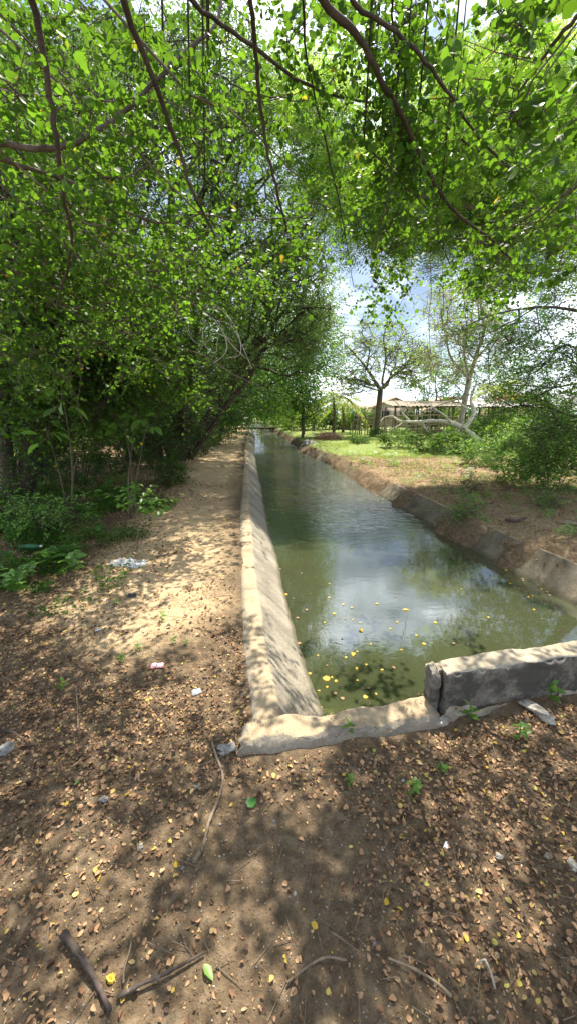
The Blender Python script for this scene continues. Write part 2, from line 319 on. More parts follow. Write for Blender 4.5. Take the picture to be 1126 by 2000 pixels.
def build_ground():
    dl = np.concatenate([np.arange(0, 4.0, .035), 4.0*1.07**np.arange(0, 50)])[::-1]
    dr = np.concatenate([np.arange(.0, 3.5, .05), 3.5*1.07**np.arange(0, 55)])
    cs = np.linspace(0, 1, 92)[1:-1]; cs = np.concatenate([cs])
    rows = np.concatenate([[-8, -5, -3, -2, -1, -.4], np.arange(0, 1.6, .03), [1.60, 1.612, 1.66, 1.672], np.arange(1.70, 4.0, .035), 4.0*1.0118**np.arange(0, 200), 42*1.1**np.arange(1, 18)])
    V = []
    for r in rows:
        # row bends with the skew of the sill near the camera
        k = .18*np.clip((7-r)/4, 0, 1) if r > -1 else .18
        lb, rb = LB(r), RB(r)
        x = np.concatenate([lb-dl, lb+(rb-lb)*cs, rb+dr]); y = r+k*np.clip(x, -4, 4)
        if r < 6:
            lb2, rb2 = LB(y), RB(y)   # snap columns to the skewed edges
            n1, n2 = len(dl), len(cs); x = x.copy()
            x[:n1] = lb2[:n1]-dl; x[n1:n1+n2] = lb2[n1:n1+n2]+(rb2[n1:n1+n2]-lb2[n1:n1+n2])*cs; x[n1+n2:] = rb2[n1+n2:]+dr
        V.append(np.stack([x, y], -1))
    V = np.array(V); nr, nc = V.shape[:2]; x, y = V[..., 0], V[..., 1]; z = ground_z(x, y)
    mb = MB(); mb.add(np.stack([x, y, z], -1).reshape(-1, 3), grid_faces(nr, nc)); o = mb.build('ground', M['ground'], None, True)
    dl_ = x-LB(y); dr_ = RB(y)-x
    sand = np.clip(1-np.abs(dl_+1.05)/1.15, 0, 1)*np.clip((y-1.9)/1.0, 0, 1)*1.25*np.clip((60-y)/20, 0, 1)
    straw = np.clip(-dr_/.3+.8, 0, 1)*(y > 1.9)*np.clip((15-y)/3, 0, 1)*.95
    straw = np.maximum(straw, np.clip((-dl_-2.0)/.8, 0, .55)*(y > 3))
    turf = np.clip(-dr_/.3+.6, 0, 1)*np.clip((y-13)/2.5, 0, 1)
    turf = np.maximum(turf, np.clip((-dl_-6)/3, 0, 1))
    inside = (dl_ > .01) & (dr_ > .01) & (y > 1.65+.18*np.clip(x, -4, 4))
    silt = (inside & (z < WZ-.06)).astype(float)
    for nme, a in (('sand', sand*(~inside)), ('straw', straw*(dl_ < 0)+straw*(dr_ < .3)), ('turf', turf), ('silt', silt)):
        at_ = o.data.attributes.new(nme, 'FLOAT', 'POINT'); at_.data.foreach_set('value', np.ascontiguousarray(a, dtype=np.float32).ravel())
    tag(o, 'bare earth banks with a sandy footpath and a grassy field beyond the canal', None, None, 'structure')
build_ground()
def gz(x, y): return float(ground_z(np.array([x]), np.array([y]))[0])
# water sheet
mb = MB(); ys = np.concatenate([np.linspace(1.45, 12, 60), np.linspace(12.5, 62, 60)]); V = []
for y in ys: V.append([[x, y+(.18*x if y < 3 else .18*x*max(0, (7-y)/4)), WZ] for x in np.linspace(LB(y)-.1, RB(y)+.4, 12)])
mb.add(np.array(V).reshape(-1, 3), grid_faces(len(ys), 12)); tag(mb.build('water', M['water'], None, True), 'still green canal water reflecting sky and trees', None, None, 'structure')
# ------------------------------------------------------------------ canal lining
def lining(name, label, edge, side, y0, y1, prof, m):
    """prof: list of (offset toward the canal, height); panels parted by narrow joints"""
    root = empty(name, (float(edge(y0)), y0, 0), label, 'canal lining')
    nP = len(prof); pr = np.array(prof); mb = MB(); ys = []; joints = []
    y = y0; k = 0
    while y < y1:
        step = .12 if y < 8 else .3; ys.append((y, 0)); k += 1
        if k % (14 if y < 8 else 7) == 0: ys += [(y+.004, 0), (y+.007, -.008), (y+.014, -.008), (y+.018, 0)]
        y += step
    V = []
    for (y, dz) in ys:
        x = edge(y)+side*pr[:, 0]; yy = np.full(nP, y)+(.17*x if y < 2.2 else .17*x*max(0, (3.4-y)/1.2)) if y0 < 3 else np.full(nP, y)
        n = .009*fbm(x*1.0+9, yy, .35, 4, 4)+.010*rnoise(yy, yy*0, 1.9, 8)
        V.append(np.stack([x+n*.8, yy, pr[:, 1]+n+dz], -1))
    V = np.array(V); mb.add(V.reshape(-1, 3), grid_faces(len(ys), nP)); mb.build('slope_panels', m, root, False)
    return root
profL = [(-.17, -.06), (-.15, .0), (-.10, .010), (-.05, .016), (-.015, .014), (.0, .008), (.012, -.004), (.1, -.085), (.2, -.185), (.3, -.285), (.34, -.325), (.5, -.485), (.8, -.785)]
lining('canal_lining', 'long sloping concrete canal lining with a flat rim beside the sandy footpath', LB, 1, 1.68, 38, profL, M['concrete'])
profR = [(-.06, -.05), (-.04, .0), (.0, .0), (.02, -.01), (.1, -.095), (.2, -.195), (.3, -.295), (.5, -.495), (.8, -.795)]
lining('canal_lining', 'sloping concrete canal lining partly buried by brown soil on the right bank', RB, -1, 1.95, 13.6, profR, M['concrete_wet'])
lining('canal_lining', 'short dark stretch of canal lining below the grassy field', RB, -1, 14.6, 17.6, profR, M['concrete_wet'])
def rough_block(name, m, root, quad, z0, z1, nx=40, ny=6, nz=5, rr=.012, seed=1, bev=.02, top=0.):
    """weathered concrete block over a quad (near-left, near-right, far-right, far-left)"""
    q = np.array(quad, float); mb = MB(); us = np.linspace(0, 1, nx); vs = np.linspace(0, 1, ny); ws = np.linspace(0, 1, nz)
    def P(u, v, w):
        u, v, w = np.broadcast_arrays(u, v, w)
        xy = (q[0]*(1-u)[..., None]+q[1]*u[..., None])*(1-v)[..., None]+(q[3]*(1-u)[..., None]+q[2]*u[..., None])*v[..., None]
        c = q.mean(0); z = z0+(z1-z0)*w
        # rounded, worn arrises
        eu = np.minimum(u, 1-u)*np.linalg.norm(q[1]-q[0]); ev = np.minimum(v, 1-v)*np.linalg.norm(q[3]-q[0]); ew = (1-w)*(z1-z0)
        e1 = np.clip(1-ew/bev, 0, 1); e2 = np.clip(1-ev/bev, 0, 1); e3 = np.clip(1-eu/bev, 0, 1)
        z = z-bev*.5*(e2+e3)*e1
        d = unit(xy-(q[0]*(1-u)[..., None]+q[1]*u[..., None]+q[3]*(1-u)[..., None]+q[2]*u[..., None])/2)
        xy = xy-d*(bev*.5*e1*e2)[..., None]
        n = fbm(xy[..., 0]*1+z*3, xy[..., 1]+z*2.1, .12, 4, seed); n2 = fbm(xy[..., 1]*2+z*5, xy[..., 0]-z*3, .1, 4, seed+5)
        chip = np.clip(fbm(xy[..., 0], xy[..., 1]*.3+z*.2, .045, 5, seed+11)+.5*fbm(xy[..., 0], xy[..., 1]*0, .31, 2, seed+3)-.15, 0, .5)*e1*np.maximum(e2, e3)*.035
        return np.stack([xy[..., 0]+rr*n2, xy[..., 1]+rr*n, z+rr*.8*n+top*fbm(xy[..., 0], xy[..., 1], .5, 2, seed)*w-chip], -1)
    def side(A_, rev=False):
        f = grid_faces(*A_.shape[:2]); mb.add(A_.reshape(-1, 3), f[:, ::-1] if rev else f)
    side(P(us[None, :], vs[:, None], np.ones((ny, nx))))
    side(P(us[None, :], np.zeros((nz, nx)), ws[:, None])); side(P(us[None, :], np.ones((nz, nx)), ws[:, None]), True)
    side(P(np.zeros((nz, ny)), vs[None, :], ws[:, None]), True); side(P(np.ones((nz, ny)), vs[None, :], ws[:, None]))
    return mb.build(name, m, root, True)
t = empty('canal_sill', (.27, 1.63, 0), 'low worn concrete sill closing the near end of the canal', 'concrete sill')
rough_block('sill_slab', M['concrete'], t, [(-.235, 1.50), (.80, 1.675), (.79, 1.85), (-.235, 1.675)], -.42, .045, 90, 18, 12, .012, 3, .03, .012)
t = empty('parapet', (1.6, 1.95, 0), 'soot stained concrete parapet wall standing on the canal edge', 'parapet')
dx, dy = 1., .187
def pp(a, b): return (.83+a, 1.71+.187*a+b)
rough_block('wall_block', M['concrete_dirty'], t, [pp(0, .03), pp(3.4, .03), pp(3.4, .165), pp(0, .165)], -.4, .268, 300, 22, 30, .006, 31, .014, .008)
rough_block('end_post', M['concrete_dirty'], t, [pp(-.065, .07), pp(-.02, .06), pp(-.02, .175), pp(-.065, .165)], -.4, .265, 10, 14, 26, .007, 51, .02)
rough_block('end_groove', M['concrete_dirty'], t, [pp(-.024, .085), pp(.004, .085), pp(.004, .15), pp(-.024, .15)], -.4, .25, 6, 8, 20, .004, 57, .008)
rough_block('footing', M['concrete'], t, [pp(-.0, -.015), pp(3.4, -.02), pp(3.4, .034), pp(.0, .034)], -.2, .035, 160, 10, 8, .02, 61, .02, .02)
# ------------------------------------------------------------------ tree generator
def grow(paths, targets, step=.5, wander=.12, pathw=.3, tip=.004, power=.5, maxr=None, sag=0.):
    """paths: root polylines (first point = root); targets joined to the nearest limb. Returns nodes, parent, radius and target ids"""
    N = []; par = []; fix = []
    for (P, r0, r1, attach) in paths:
        P = np.asarray(P, float); base = -1
        if attach and N: base = int(np.argmin(np.linalg.norm(np.array(N)-P[0], axis=1)))
        for i, p in enumerate(P):
            N.append(p); fix.append(r0+(r1-r0)*i/max(1, len(P)-1)); par.append(base if i == 0 else len(N)-2)
    plen = [0.]*len(N)
    for i in range(len(N)):
        plen[i] = 0 if par[i] < 0 else plen[par[i]]+float(np.linalg.norm(N[i]-N[par[i]]))
    cap = len(N)+len(targets)*60; NA = np.zeros((cap, 3)); NA[:len(N)] = N; PL = np.zeros(cap); PL[:len(N)] = plen; n = len(N)
    par = list(par); ids = []
    order = np.argsort([np.min(np.linalg.norm(NA[:n]-t, axis=1)) for t in targets]) if len(targets) else []
    for k in order:
        t = targets[k]; d = np.linalg.norm(NA[:n]-t, axis=1); j = int(np.argmin(d+pathw*PL[:n])); dist = d[j]; m = max(1, int(dist/step)); p0 = NA[j].copy(); cur = j
        m = min(m, 40)
        off = rng.normal(size=(m, 3))*wander*dist/max(m, 1)**.5*.6
        for i in range(1, m+1):
            f = i/m; p = p0+(t-p0)*f+off[i-1]*math.sin(math.pi*f); p[2] += sag*dist*math.sin(math.pi*f)*.5
            NA[n] = p; PL[n] = PL[cur]+float(np.linalg.norm(p-NA[cur])); par.append(cur); fix.append(0.); cur = n; n += 1
        ids.append((k, cur))
    cnt = np.zeros(n)
    for k, c in ids: cnt[c] += 1
    for i in range(n-1, -1, -1):
        if par[i] >= 0: cnt[par[i]] += cnt[i]
    rad = np.maximum(np.array(fix[:n]), tip*np.maximum(cnt, 1)**power)
    if maxr: rad = np.minimum(rad, np.maximum(maxr, np.array(fix[:n])))
    return NA[:n], par, rad, dict(ids)
def wood(mb, N, par, rad, sides=5, minr=0., rough=.0):
    n = len(N); ch = [[] for _ in range(n)]
    for i, p in enumerate(par):
        if p >= 0: ch[p].append(i)
    start = [(-1, i) for i, p in enumerate(par) if p < 0]
    while start:
        p, i = start.pop(); chain = [i]
        while ch[chain[-1]]:
            c = sorted(ch[chain[-1]], key=lambda q: -rad[q]); chain.append(c[0])
            for q in c[1:]: start.append((chain[-2], q))
        P = N[chain]; r = rad[chain].copy()
        if p >= 0: P = np.vstack([N[p][None], P]); r = np.concatenate([[min(rad[p], r[0]*1.15)], r])
        if len(P) < 2 or r[0] < minr: continue
        s = sides if r[0] > .02 else (4 if r[0] > .008 else 3)
        tube(mb, P, r, s, rough if r[0] > .05 else 0)
def clump(T, k, n, rad, L0, size, tpl, lm, wm=None, droop=.0, flat=.6, up=.0, D0=None, nflat=.6, twr=.0022):
    """k twigs out of each target point, n leaves along each; fills the leaf and twig collectors"""
    T = np.asarray(T, float); m = len(T)
    if not m: return
    P = np.repeat(T, k, 0)+rng.normal(size=(m*k, 3))*rad*np.array([1, 1, .7])
    D = rdir(m*k, 0, flat); D[:, 2] += up
    if D0 is not None: D += np.repeat(D0, k, 0)
    D = unit(D); Ln = L0*rng.uniform(.5, 1.3, (m*k, 1)); f = (np.arange(n)+.7)/n
    P2 = P[:, None]+D[:, None]*Ln[:, None]*f[None, :, None]; P2[..., 2] -= droop*Ln*f[None]**2
    side = np.cross(D, [0, 0, 1.])+1e-4; side = unit(side); sg = np.where(np.arange(n) % 2, 1., -1.)[None, :, None]
    LD = side[:, None]*sg+D[:, None]*.6+rng.normal(size=P2.shape)*.35; LD[..., 2] -= droop*.8
    NN = rng.normal(size=P2.shape)*(1-nflat)*1.4; NN[..., 2] += nflat*1.2
    leaves(lm, tpl, P2, LD, NN, (size*rng.uniform(.6, 1.2, P2.shape[:2])).ravel())
    if wm is not None:
        E = P+D*Ln; E[:, 2] -= droop*Ln[:, 0]*.8; prisms(wm, P, P+(E-P)*.5+np.array([0, 0, 1])*droop*Ln*.12, twr, twr*.8); prisms(wm, P+(E-P)*.5+np.array([0, 0, 1])*droop*Ln*.12, E, twr*.8, twr*.4)
        if rad > 0: prisms(wm, np.repeat(T, k, 0), P, twr*1.2, twr)
def ell(cx, cy, rx, ry, Y0, Y1, n, dens=None):
    """n points inside an ellipse seen from the photo's spot, spread through a depth range"""
    r = np.sqrt(rng.uniform(0, 1, n)); a = rng.uniform(0, 2*math.pi, n)
    return at(cx+rx*r*np.cos(a), cy+ry*r*np.sin(a), Y=rng.uniform(Y0, Y1, n))
def ball(c, r, n, shell=.0):
    d = unit(rng.normal(size=(n, 3))); q = rng.uniform(shell, 1, (n, 1))**(1/3.); return np.asarray(c)+d*q*np.asarray(r)
def make_tree(name, label, cat, base, paths, T, leaf, tpl, barkm, k=6, n=7, rad=.15, L0=.35, size=.05, droop=.3, flat=.7, up=0., group=None, step=.5, wander=.15, tip=.004, twigs=True, nflat=.55, sides=6, pathw=.3, twr=.0025, maxr=None, power=.5, extra=None):
    t = empty(name, base, label, cat, group)
    N, par, rd, ids = grow(paths, T, step, wander, pathw, tip, power, maxr)
    wb = MB(); wood(wb, N, par, rd, sides, 0, .08); lb = MB()
    clump(T, k, n, rad, L0, size, tpl, lb, wb if twigs else None, droop, flat, up, None, nflat, twr)
    if extra: extra(wb, lb)
    wb.build('trunk', barkm, t, True); lb.build('crown', leaf, t)
    return t
def pix(L_): return np.array([A(a, b, Y=c) for a, b, c in L_])
# ------------------------------------------------------------------ foreground canopy: three trees rooted outside the picture
def whips(n, cx, cy, rx, ry, Y0, Y1, ang, L0, r):
    out = []
    for i in range(n):
        x = cx+rng.uniform(-rx, rx); y = cy+rng.uniform(-ry, ry); a = R(rng.normal(ang, 28)); Y = rng.uniform(Y0, Y1); l = L0*rng.uniform(.6, 1.3); P = []
        for k in range(5): P.append((x, y, Y+.06*k)); x += math.cos(a)*l/4; y += math.sin(a)*l/4; a += rng.normal()*.3
        out.append((pix(P), r*rng.uniform(.7, 1.4), r*.35))
    return out
def canopy(name, label, base, trunk, branches, T, k, n, rad, L0, size, **kw):
    T = T[rng.uniform(0, 1, len(T)) < kw.get('keep', .6)]; t = empty(name, base, label, 'tree')
    trunk = smooth_path(trunk, 3); paths = [(trunk, kw.get('tr', .16), .06, False)]; mbs = []
    for (pts, r0, r1) in branches:
        P = smooth_path(pts, 5); P[1:-1] += rng.normal(size=P[1:-1].shape)*.003
        root = trunk[np.argmin(np.linalg.norm(trunk-P[0], axis=1))]
        d = np.linalg.norm(root-P[0])
        Pj = np.vstack([smooth_path([root, (root+P[0])/2+[0, 0, .12*d], P[0]], 4)[:-1], P]) if d > .1 else P
        rr = np.linspace(max(r0*1.3, r0), r1, len(Pj)); rr = r1+(r0-r1)*np.linspace(1, 0, len(Pj))**.8
        b = MB(); tube(b, Pj, rr, 8, .06); b.build('branch', kw.get('bm', M['bark']), t, True)
        paths.append((Pj, r0*.9, r1*.9, True))
    N, par, rd, ids = grow(paths, T, kw.get('step', .12), .22, kw.get('pathw', .05), .0022, .42, .012)
    np_ = sum(len(p[0]) for p in paths); wb = MB()
    wood(wb, N, par, np.where(np.arange(len(N)) < np_, np.maximum(rd*.5, .002), rd), 5, 0, 0)
    lb = MB(); clump(T, k, n, rad, L0, size, ROUND, lb, wb, kw.get('droop', .35), .7, kw.get('up', 0), None, kw.get('nflat', .45), .0016)
    b = MB(); tube(b, trunk, np.linspace(kw.get('tr', .16), .06, len(trunk)), 12, .06); b.build('trunk', M['bark'], t, True)
    wb.build('twigs', kw.get('bm', M['bark']), t, True); lb.build('crown', kw.get('lm', M['near_leaf']), t); return t
# left tree: limbs sweep in from the left edge
TA = np.vstack([ell(110, 120, 260, 190, 1.9, 3.8, 62), ell(60, 420, 200, 140, 2.2, 3.8, 52), ell(300, 300, 150, 200, 2.6, 4.2, 30), ell(90, 640, 150, 120, 3.0, 4.4, 50),
                ell(230, 560, 150, 110, 3.4, 4.8, 60), ell(230, 480, 200, 90, 2.8, 4.4, 44), ell(380, 800, 40, 30, 4.5, 5., 10), ell(300, 720, 70, 40, 4.2, 4.8, 12), ball((-1.7, .9, 4.1), (1.3, 1.1, .6), 14), ball((-1.7, .1, 3.9), (1., .8, .5), 6)])  # last two clusters: unseen crown overhead, added to shade the near ground
brA = [(pix([(-60, 272, 2.0), (0, 278, 2.1), (90, 290, 2.2), (150, 278, 2.3), (220, 235, 2.4), (300, 165, 2.5), (350, 108, 2.6), (420, 50, 2.7), (435, -20, 2.8)]), .016, .008),
       (pix([(-60, 285, 2.1), (0, 312, 2.3), (100, 342, 2.5), (200, 382, 2.7), (260, 420, 2.8), (330, 435, 3.0), (400, 415, 3.2)]), .013, .005),
       (pix([(-40, 440, 3.2), (60, 500, 3.5), (150, 560, 3.8), (230, 625, 4.2), (300, 690, 4.5), (350, 745, 4.7), (392, 790, 4.9)]), .014, .005),
       (pix([(-50, 760, 3.6), (0, 705, 3.8), (70, 690, 3.9), (140, 705, 4.1)]), .009, .004),
       (pix([(-40, 520, 2.7), (30, 540, 2.9), (110, 560, 3.1), (180, 600, 3.4), (250, 650, 3.6), (330, 620, 3.8), (385, 560, 4.)]), .009, .004)]
canopy('overhanging_tree', 'near tree with round leaved branches sweeping in from the left edge of the view', (-3.6, 1.2, 0), [(-3.6, 1.2, -.1), (-3.5, 1.25, 1.2), (-3.2, 1.4, 2.2), (-2.6, 1.5, 2.9), (-2.2, 1.4, 3.7)], brA+whips(12, 160, 300, 230, 260, 2., 3.2, 20, 260, .0055)+whips(9, 120, 600, 160, 130, 3., 4.3, 30, 220, .007), TA, 9, 8, .10, .25, .037)
# tree behind the camera: limbs hang forward from above
TB = np.vstack([ell(430, 100, 170, 130, 2.2, 3.8, 26), ell(570, 330, 130, 190, 2.8, 4.4, 22), ell(790, 110, 90, 170, 2.3, 3.3, 34), ell(770, 330, 35, 160, 2.7, 3.6, 22), ell(900, 280, 110, 130, 2.6, 3.8, 14),
                ell(665, 470, 40, 90, 3.8, 5., 7), ell(790, 545, 40, 15, 3.8, 4.6, 3), ell(980, 490, 100, 70, 3.2, 4.2, 22), ell(630, 80, 60, 120, 2.4, 3.4, 12), ell(748, 590, 22, 45, 3.8, 4.6, 5),
                ell(950, 560, 50, 40, 3.8, 4.6, 7), ball((.1, .8, 4.5), (1.5, 1.1, .5), 14), ball((.2, -.2, 4.2), (1.3, .8, .4), 9)])  # last two clusters sit out of view, added for dappled shade below
brB = [(pix([(180, -220, 1.5), (240, 0, 1.9), (290, 130, 2.1), (345, 280, 2.3), (375, 370, 2.4), (420, 460, 2.6)]), .018, .006),
       (pix([(40, -180, 1.6), (65, 0, 1.8), (90, 130, 1.9), (110, 270, 2.0), (128, 400, 2.2), (140, 480, 2.4), (110, 600, 2.7)]), .016, .006),
       (pix([(480, -200, 1.7), (490, 0, 2.0), (500, 130, 2.2), (515, 260, 2.4), (532, 340, 2.5), (560, 450, 2.8)]), .012, .006),
       (pix([(560, -160, 1.6), (630, 0, 1.9), (690, 62, 2.1), (740, 150, 2.3), (800, 262, 2.6), (850, 365, 2.9), (900, 425, 3.1), (960, 470, 3.4), (1010, 520, 3.6)]), .017, .007),
       (pix([(620, -150, 1.7), (690, 5, 2.0), (770, 62, 2.2), (830, 120, 2.3), (880, 190, 2.5), (920, 252, 2.7), (965, 300, 2.9), (1020, 350, 3.1)]), .011, .005),
       (pix([(300, -120, 2.), (380, 5, 2.3), (470, 72, 2.5), (560, 142, 2.7), (640, 182, 3.0), (742, 206, 3.3)]), .013, .006),
       (pix([(765, -120, 2.), (765, 30, 2.3), (776, 120, 2.4), (770, 240, 2.5), (757, 370, 2.6), (735, 470, 2.7), (722, 505, 2.75)]), .006, .0025),
       (pix([(860, 380, 3.0), (850, 430, 3.3), (870, 500, 3.6), (900, 560, 3.9), (912, 650, 4.1)]), .005, .002),
       (pix([(590, -100, 2.2), (600, 120, 2.8), (640, 300, 3.4), (670, 440, 3.9), (690, 560, 4.3)]), .008, .003)]
canopy('overhanging_tree', 'near tree whose dark limbs hang down from the top middle of the view', (.5, -2.2, 0), [(.5, -2.2, -.1), (.45, -2.1, 1.5), (.3, -1.6, 2.9), (.2, -.8, 3.8), (.1, .2, 4.3)], brB+whips(6, 560, 200, 260, 180, 2.2, 3.4, 70, 230, .0045)+whips(7, 860, 250, 160, 200, 2.3, 3.4, 50, 220, .005), TB, 9, 8, .08, .23, .037, droop=.6, nflat=.25, bm=M['bark_dark'])
TC = np.vstack([ell(1060, 120, 140, 180, 1.7, 3.2, 30), ell(1090, 370, 90, 130, 2.2, 3.6, 16), ell(1010, 230, 80, 100, 2.4, 3.4, 9), ball((1.9, .8, 3.9), (1.0, 1., .5), 11), ball((1.2, .3, 4.2), (.8, .7, .4), 7)])  # closing two clusters: out-of-view leaves added to shade the foreground
brC = [(pix([(1250, -60, 1.6), (1160, 0, 1.7), (1100, 60, 1.8), (1040, 140, 2.), (1000, 200, 2.1)]), .012, .004), (pix([(1300, 300, 2.1), (1180, 330, 2.3), (1100, 380, 2.5), (1000, 440, 2.8)]), .012, .004)]
canopy('overhanging_tree', 'near tree with big bright leaves filling the top right corner', (3.6, .4, 0), [(3.6, .4, -.1), (3.5, .5, 1.4), (3.1, .7, 2.5), (2.4, .8, 3.3), (1.9, .7, 3.8)], brC+whips(5, 1080, 250, 60, 220, 2., 3., 150, 180, .005), TC, 8, 8, .09, .26, .042)
# ------------------------------------------------------------------ left bank trees
def trunkpath(b, h, lean=(0, 0), w=.15, n=5):
    b = np.array(b, float); z = np.linspace(0, 1, n)[:, None]; P = b+z*np.array([lean[0], lean[1], h])+rng.normal(size=(n, 3))*w*z*np.array([1, 1, 0]); P[0, 2] -= .1; return smooth_path(P, 3)
# big many-stemmed tree
bx_, by_ = -4.1, 13.; stems = []
for i, (dx_, dy_, h, lx, ly, r) in enumerate([(-.7, .2, 5.5, -1.2, .2, .26), (-.25, -.1, 6.5, -.3, -.4, .24), (.2, .2, 7.5, .4, 0, .26), (.5, -.1, 6., 1.0, -.3, .2), (.6, .3, 4.8, 2.9, .8, .10), (.1, .5, 7, -1., 1., .18), (.7, 0., 3.6, 2.6, 1.4, .08), (-.95, -.1, 4.2, -2., -1., .15)]):
    stems.append((trunkpath((bx_+dx_, by_+dy_, 0), h, (lx, ly), .18), r, r*.35, False))
for i in range(16):   # aerial roots and old creeper stems on the bole
    a = rng.uniform(-.95, .95); stems.append((trunkpath((bx_+a, by_-.25+rng.uniform(-.1, .3), 0), rng.uniform(2.2, 4), (rng.normal()*.3, .1), .09, 7), .035, .03, False))
T = np.vstack([ell(330, 230, 240, 200, 9.5, 15, 260), ell(520, 330, 140, 220, 10.5, 16, 200), ell(230, 520, 170, 140, 9, 14, 170), ell(530, 600, 120, 110, 11.5, 16, 120), ell(450, 470, 150, 100, 10, 14.5, 120), ell(585, 480, 70, 140, 12, 17, 60), ell(350, 760, 75, 70, 11.2, 12.6, 60), ell(420, 700, 60, 60, 12, 14, 60), ell(300, 650, 80, 80, 10.5, 12.5, 60), ell(590, 640, 60, 60, 13, 17, 60), ell(612, 590, 42, 110, 12, 16, 45)])
make_tree('broadleaf_tree', 'big dark many stemmed tree with hanging roots beside the footpath', 'tree', (bx_, by_, 0), stems, T, M['grey_leaf'], OVAL, M['bark_dark'], 9, 9, .28, .55, .075, .35, .7, 0., None, .7, .12, .010, True, .45, 7)
def bush(name, label, cat, base, size, T_n, k, n, lsize, leafm, tpl=OVAL, stems=6, droop=.3, rad=.08, L0=.25, group=None, barkm=None, up=.1, twigs=True, shell=.3, nflat=.45, tip=.002):
    b = np.array([base[0], base[1], gz(base[0], base[1])]); s = np.array(size)
    P = []
    for i in range(stems):
        a = rng.uniform(0, 6.28); q = b+np.array([math.cos(a)*s[0]*.12, math.sin(a)*s[1]*.12, -.02]); e = b+np.array([math.cos(a)*s[0]*.5, math.sin(a)*s[1]*.5, s[2]*rng.uniform(.6, .95)])
        P.append((smooth_path([q, (q+e)/2+[0, 0, s[2]*.1], e], 4), .004+.006*s[2], .003, False))
    T = ball(b+[0, 0, s[2]*.52], s*[.5, .5, .5]*1., T_n, shell); T[:, 2] = np.maximum(T[:, 2], b[2]+.04)
    return make_tree(name, label, cat, b, P, T, leafm, tpl, barkm or M['bark'], k, n, rad, L0, lsize, droop, .7, up, group, .25, .15, tip, twigs, nflat, 5)
# left tree wall close by
def left_tree(base, h, T, label, leafm, size=.05, k=9, n=9, tpl=OVAL, r=.11, nst=2, lean=(.6, -.3), **kw):
    st = [(trunkpath((base[0]+rng.uniform(-.2, .2), base[1]+rng.uniform(-.2, .2), 0), h, (lean[0]+rng.normal()*.4, lean[1]+rng.normal()*.4), .15), r, r*.35, False) for _ in range(nst)]
    return make_tree('broadleaf_tree', label, 'tree', (base[0], base[1], 0), st, T, leafm, tpl, M['bark_dark'], k, n, .2, .42, size, .35, .75, 0., None, .45, .14, .006, True, .5, 6, **kw)
left_tree((-4.6, 6.6), 4.2, np.vstack([ell(120, 640, 190, 130, 5, 7.5, 200), ell(60, 420, 170, 160, 5, 8, 160), ell(230, 720, 120, 90, 5.5, 8, 110), ell(100, 780, 140, 60, 5.2, 7.5, 90), ball((-1.3, 6.2, 3.5), (1.1, 1.0, .4), 22), ball((-1.0, 5.1, 3.3), (.6, .5, .2), 7), ball((-1.1, 8., 3.6), (1., 1., .4), 18)]), 'leafy small tree with thin dark stems at the left edge behind the weeds', M['near_leaf'], .048, tpl=ROUND)  # last three leaf clusters added above the path to cast shadow streaks on it
left_tree((-5.9, 9.2), 5.5, np.vstack([ell(150, 250, 240, 210, 7, 11, 330), ell(200, 600, 150, 130, 7, 11, 190), ell(70, 760, 120, 70, 7, 10, 90), ell(240, 790, 80, 60, 8, 10, 70), ell(400, 150, 130, 150, 8, 12, 130)]), 'taller round leaved tree between the left edge and the many stemmed tree', M['mid_leaf'], .052)
left_tree((-8.5, 13.5), 7, np.vstack([ell(60, 250, 230, 260, 11, 16, 260), ell(70, 560, 200, 150, 11, 15, 150), ell(200, 790, 160, 50, 12, 15, 110)]), 'tall tree deep in the left thicket', M['dark_leaf'], .09, 8, 8)
left_tree((-7.5, 4.6), 5, np.vstack([ell(-60, 300, 150, 320, 4.5, 7, 110)]), 'tree just beyond the left edge of the view', M['near_leaf'], .055, 7, 8, tpl=ROUND)
# trees further along the left bank, arching over the water
rowlab = ['dark tree arching over the canal just past the many stemmed tree', 'arching bank tree halfway along the canal', 'shaded tree near the far end of the footpath', 'last low tree on the left bank before the culvert', 'bright green tree beyond the culvert', 'light green tree closing the end of the canal']
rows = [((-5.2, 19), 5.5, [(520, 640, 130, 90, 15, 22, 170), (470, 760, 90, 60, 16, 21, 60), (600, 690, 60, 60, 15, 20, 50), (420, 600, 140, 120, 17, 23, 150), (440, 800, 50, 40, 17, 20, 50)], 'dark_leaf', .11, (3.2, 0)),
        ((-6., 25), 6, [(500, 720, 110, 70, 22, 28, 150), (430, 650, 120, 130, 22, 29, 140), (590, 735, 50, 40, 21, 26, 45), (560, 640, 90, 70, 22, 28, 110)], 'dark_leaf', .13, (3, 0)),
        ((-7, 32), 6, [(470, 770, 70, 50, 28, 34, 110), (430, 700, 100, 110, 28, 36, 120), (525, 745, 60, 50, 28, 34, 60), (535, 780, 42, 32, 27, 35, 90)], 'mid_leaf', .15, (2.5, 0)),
        ((-7.5, 39), 5, [(470, 790, 45, 40, 35, 41, 90), (510, 770, 50, 50, 36, 42, 70)], 'mid_leaf', .16, (2, 0)),
        ((-5, 50), 6, [(540, 785, 50, 38, 46, 54, 110), (500, 740, 60, 50, 46, 54, 90)], 'lime_leaf', .2, (.5, 0)),
        ((-11, 56), 8, [(430, 740, 110, 80, 50, 60, 130), (540, 770, 70, 45, 54, 62, 80)], 'mid_leaf', .24, (1, 0))]
for (b, h, E_, lm, sz, lean), lab in zip(rows, rowlab):
    st = [(trunkpath((b[0]+rng.uniform(-.4, .4), b[1]+rng.uniform(-.3, .3), 0), h*.7, (lean[0]*rng.uniform(.1, .7), lean[1]), .2), .12, .05, False) for _ in range(3)]
    make_tree('broadleaf_tree', lab, 'tree', (b[0], b[1], 0), st, np.vstack([ell(*e) for e in E_]), M[lm], OVAL, M['bark_dark'], 9, 7, .4, .8, sz, .4, .7, 0., 'trees along the left bank of the canal', 1., .14, .012, False, .5, 5)
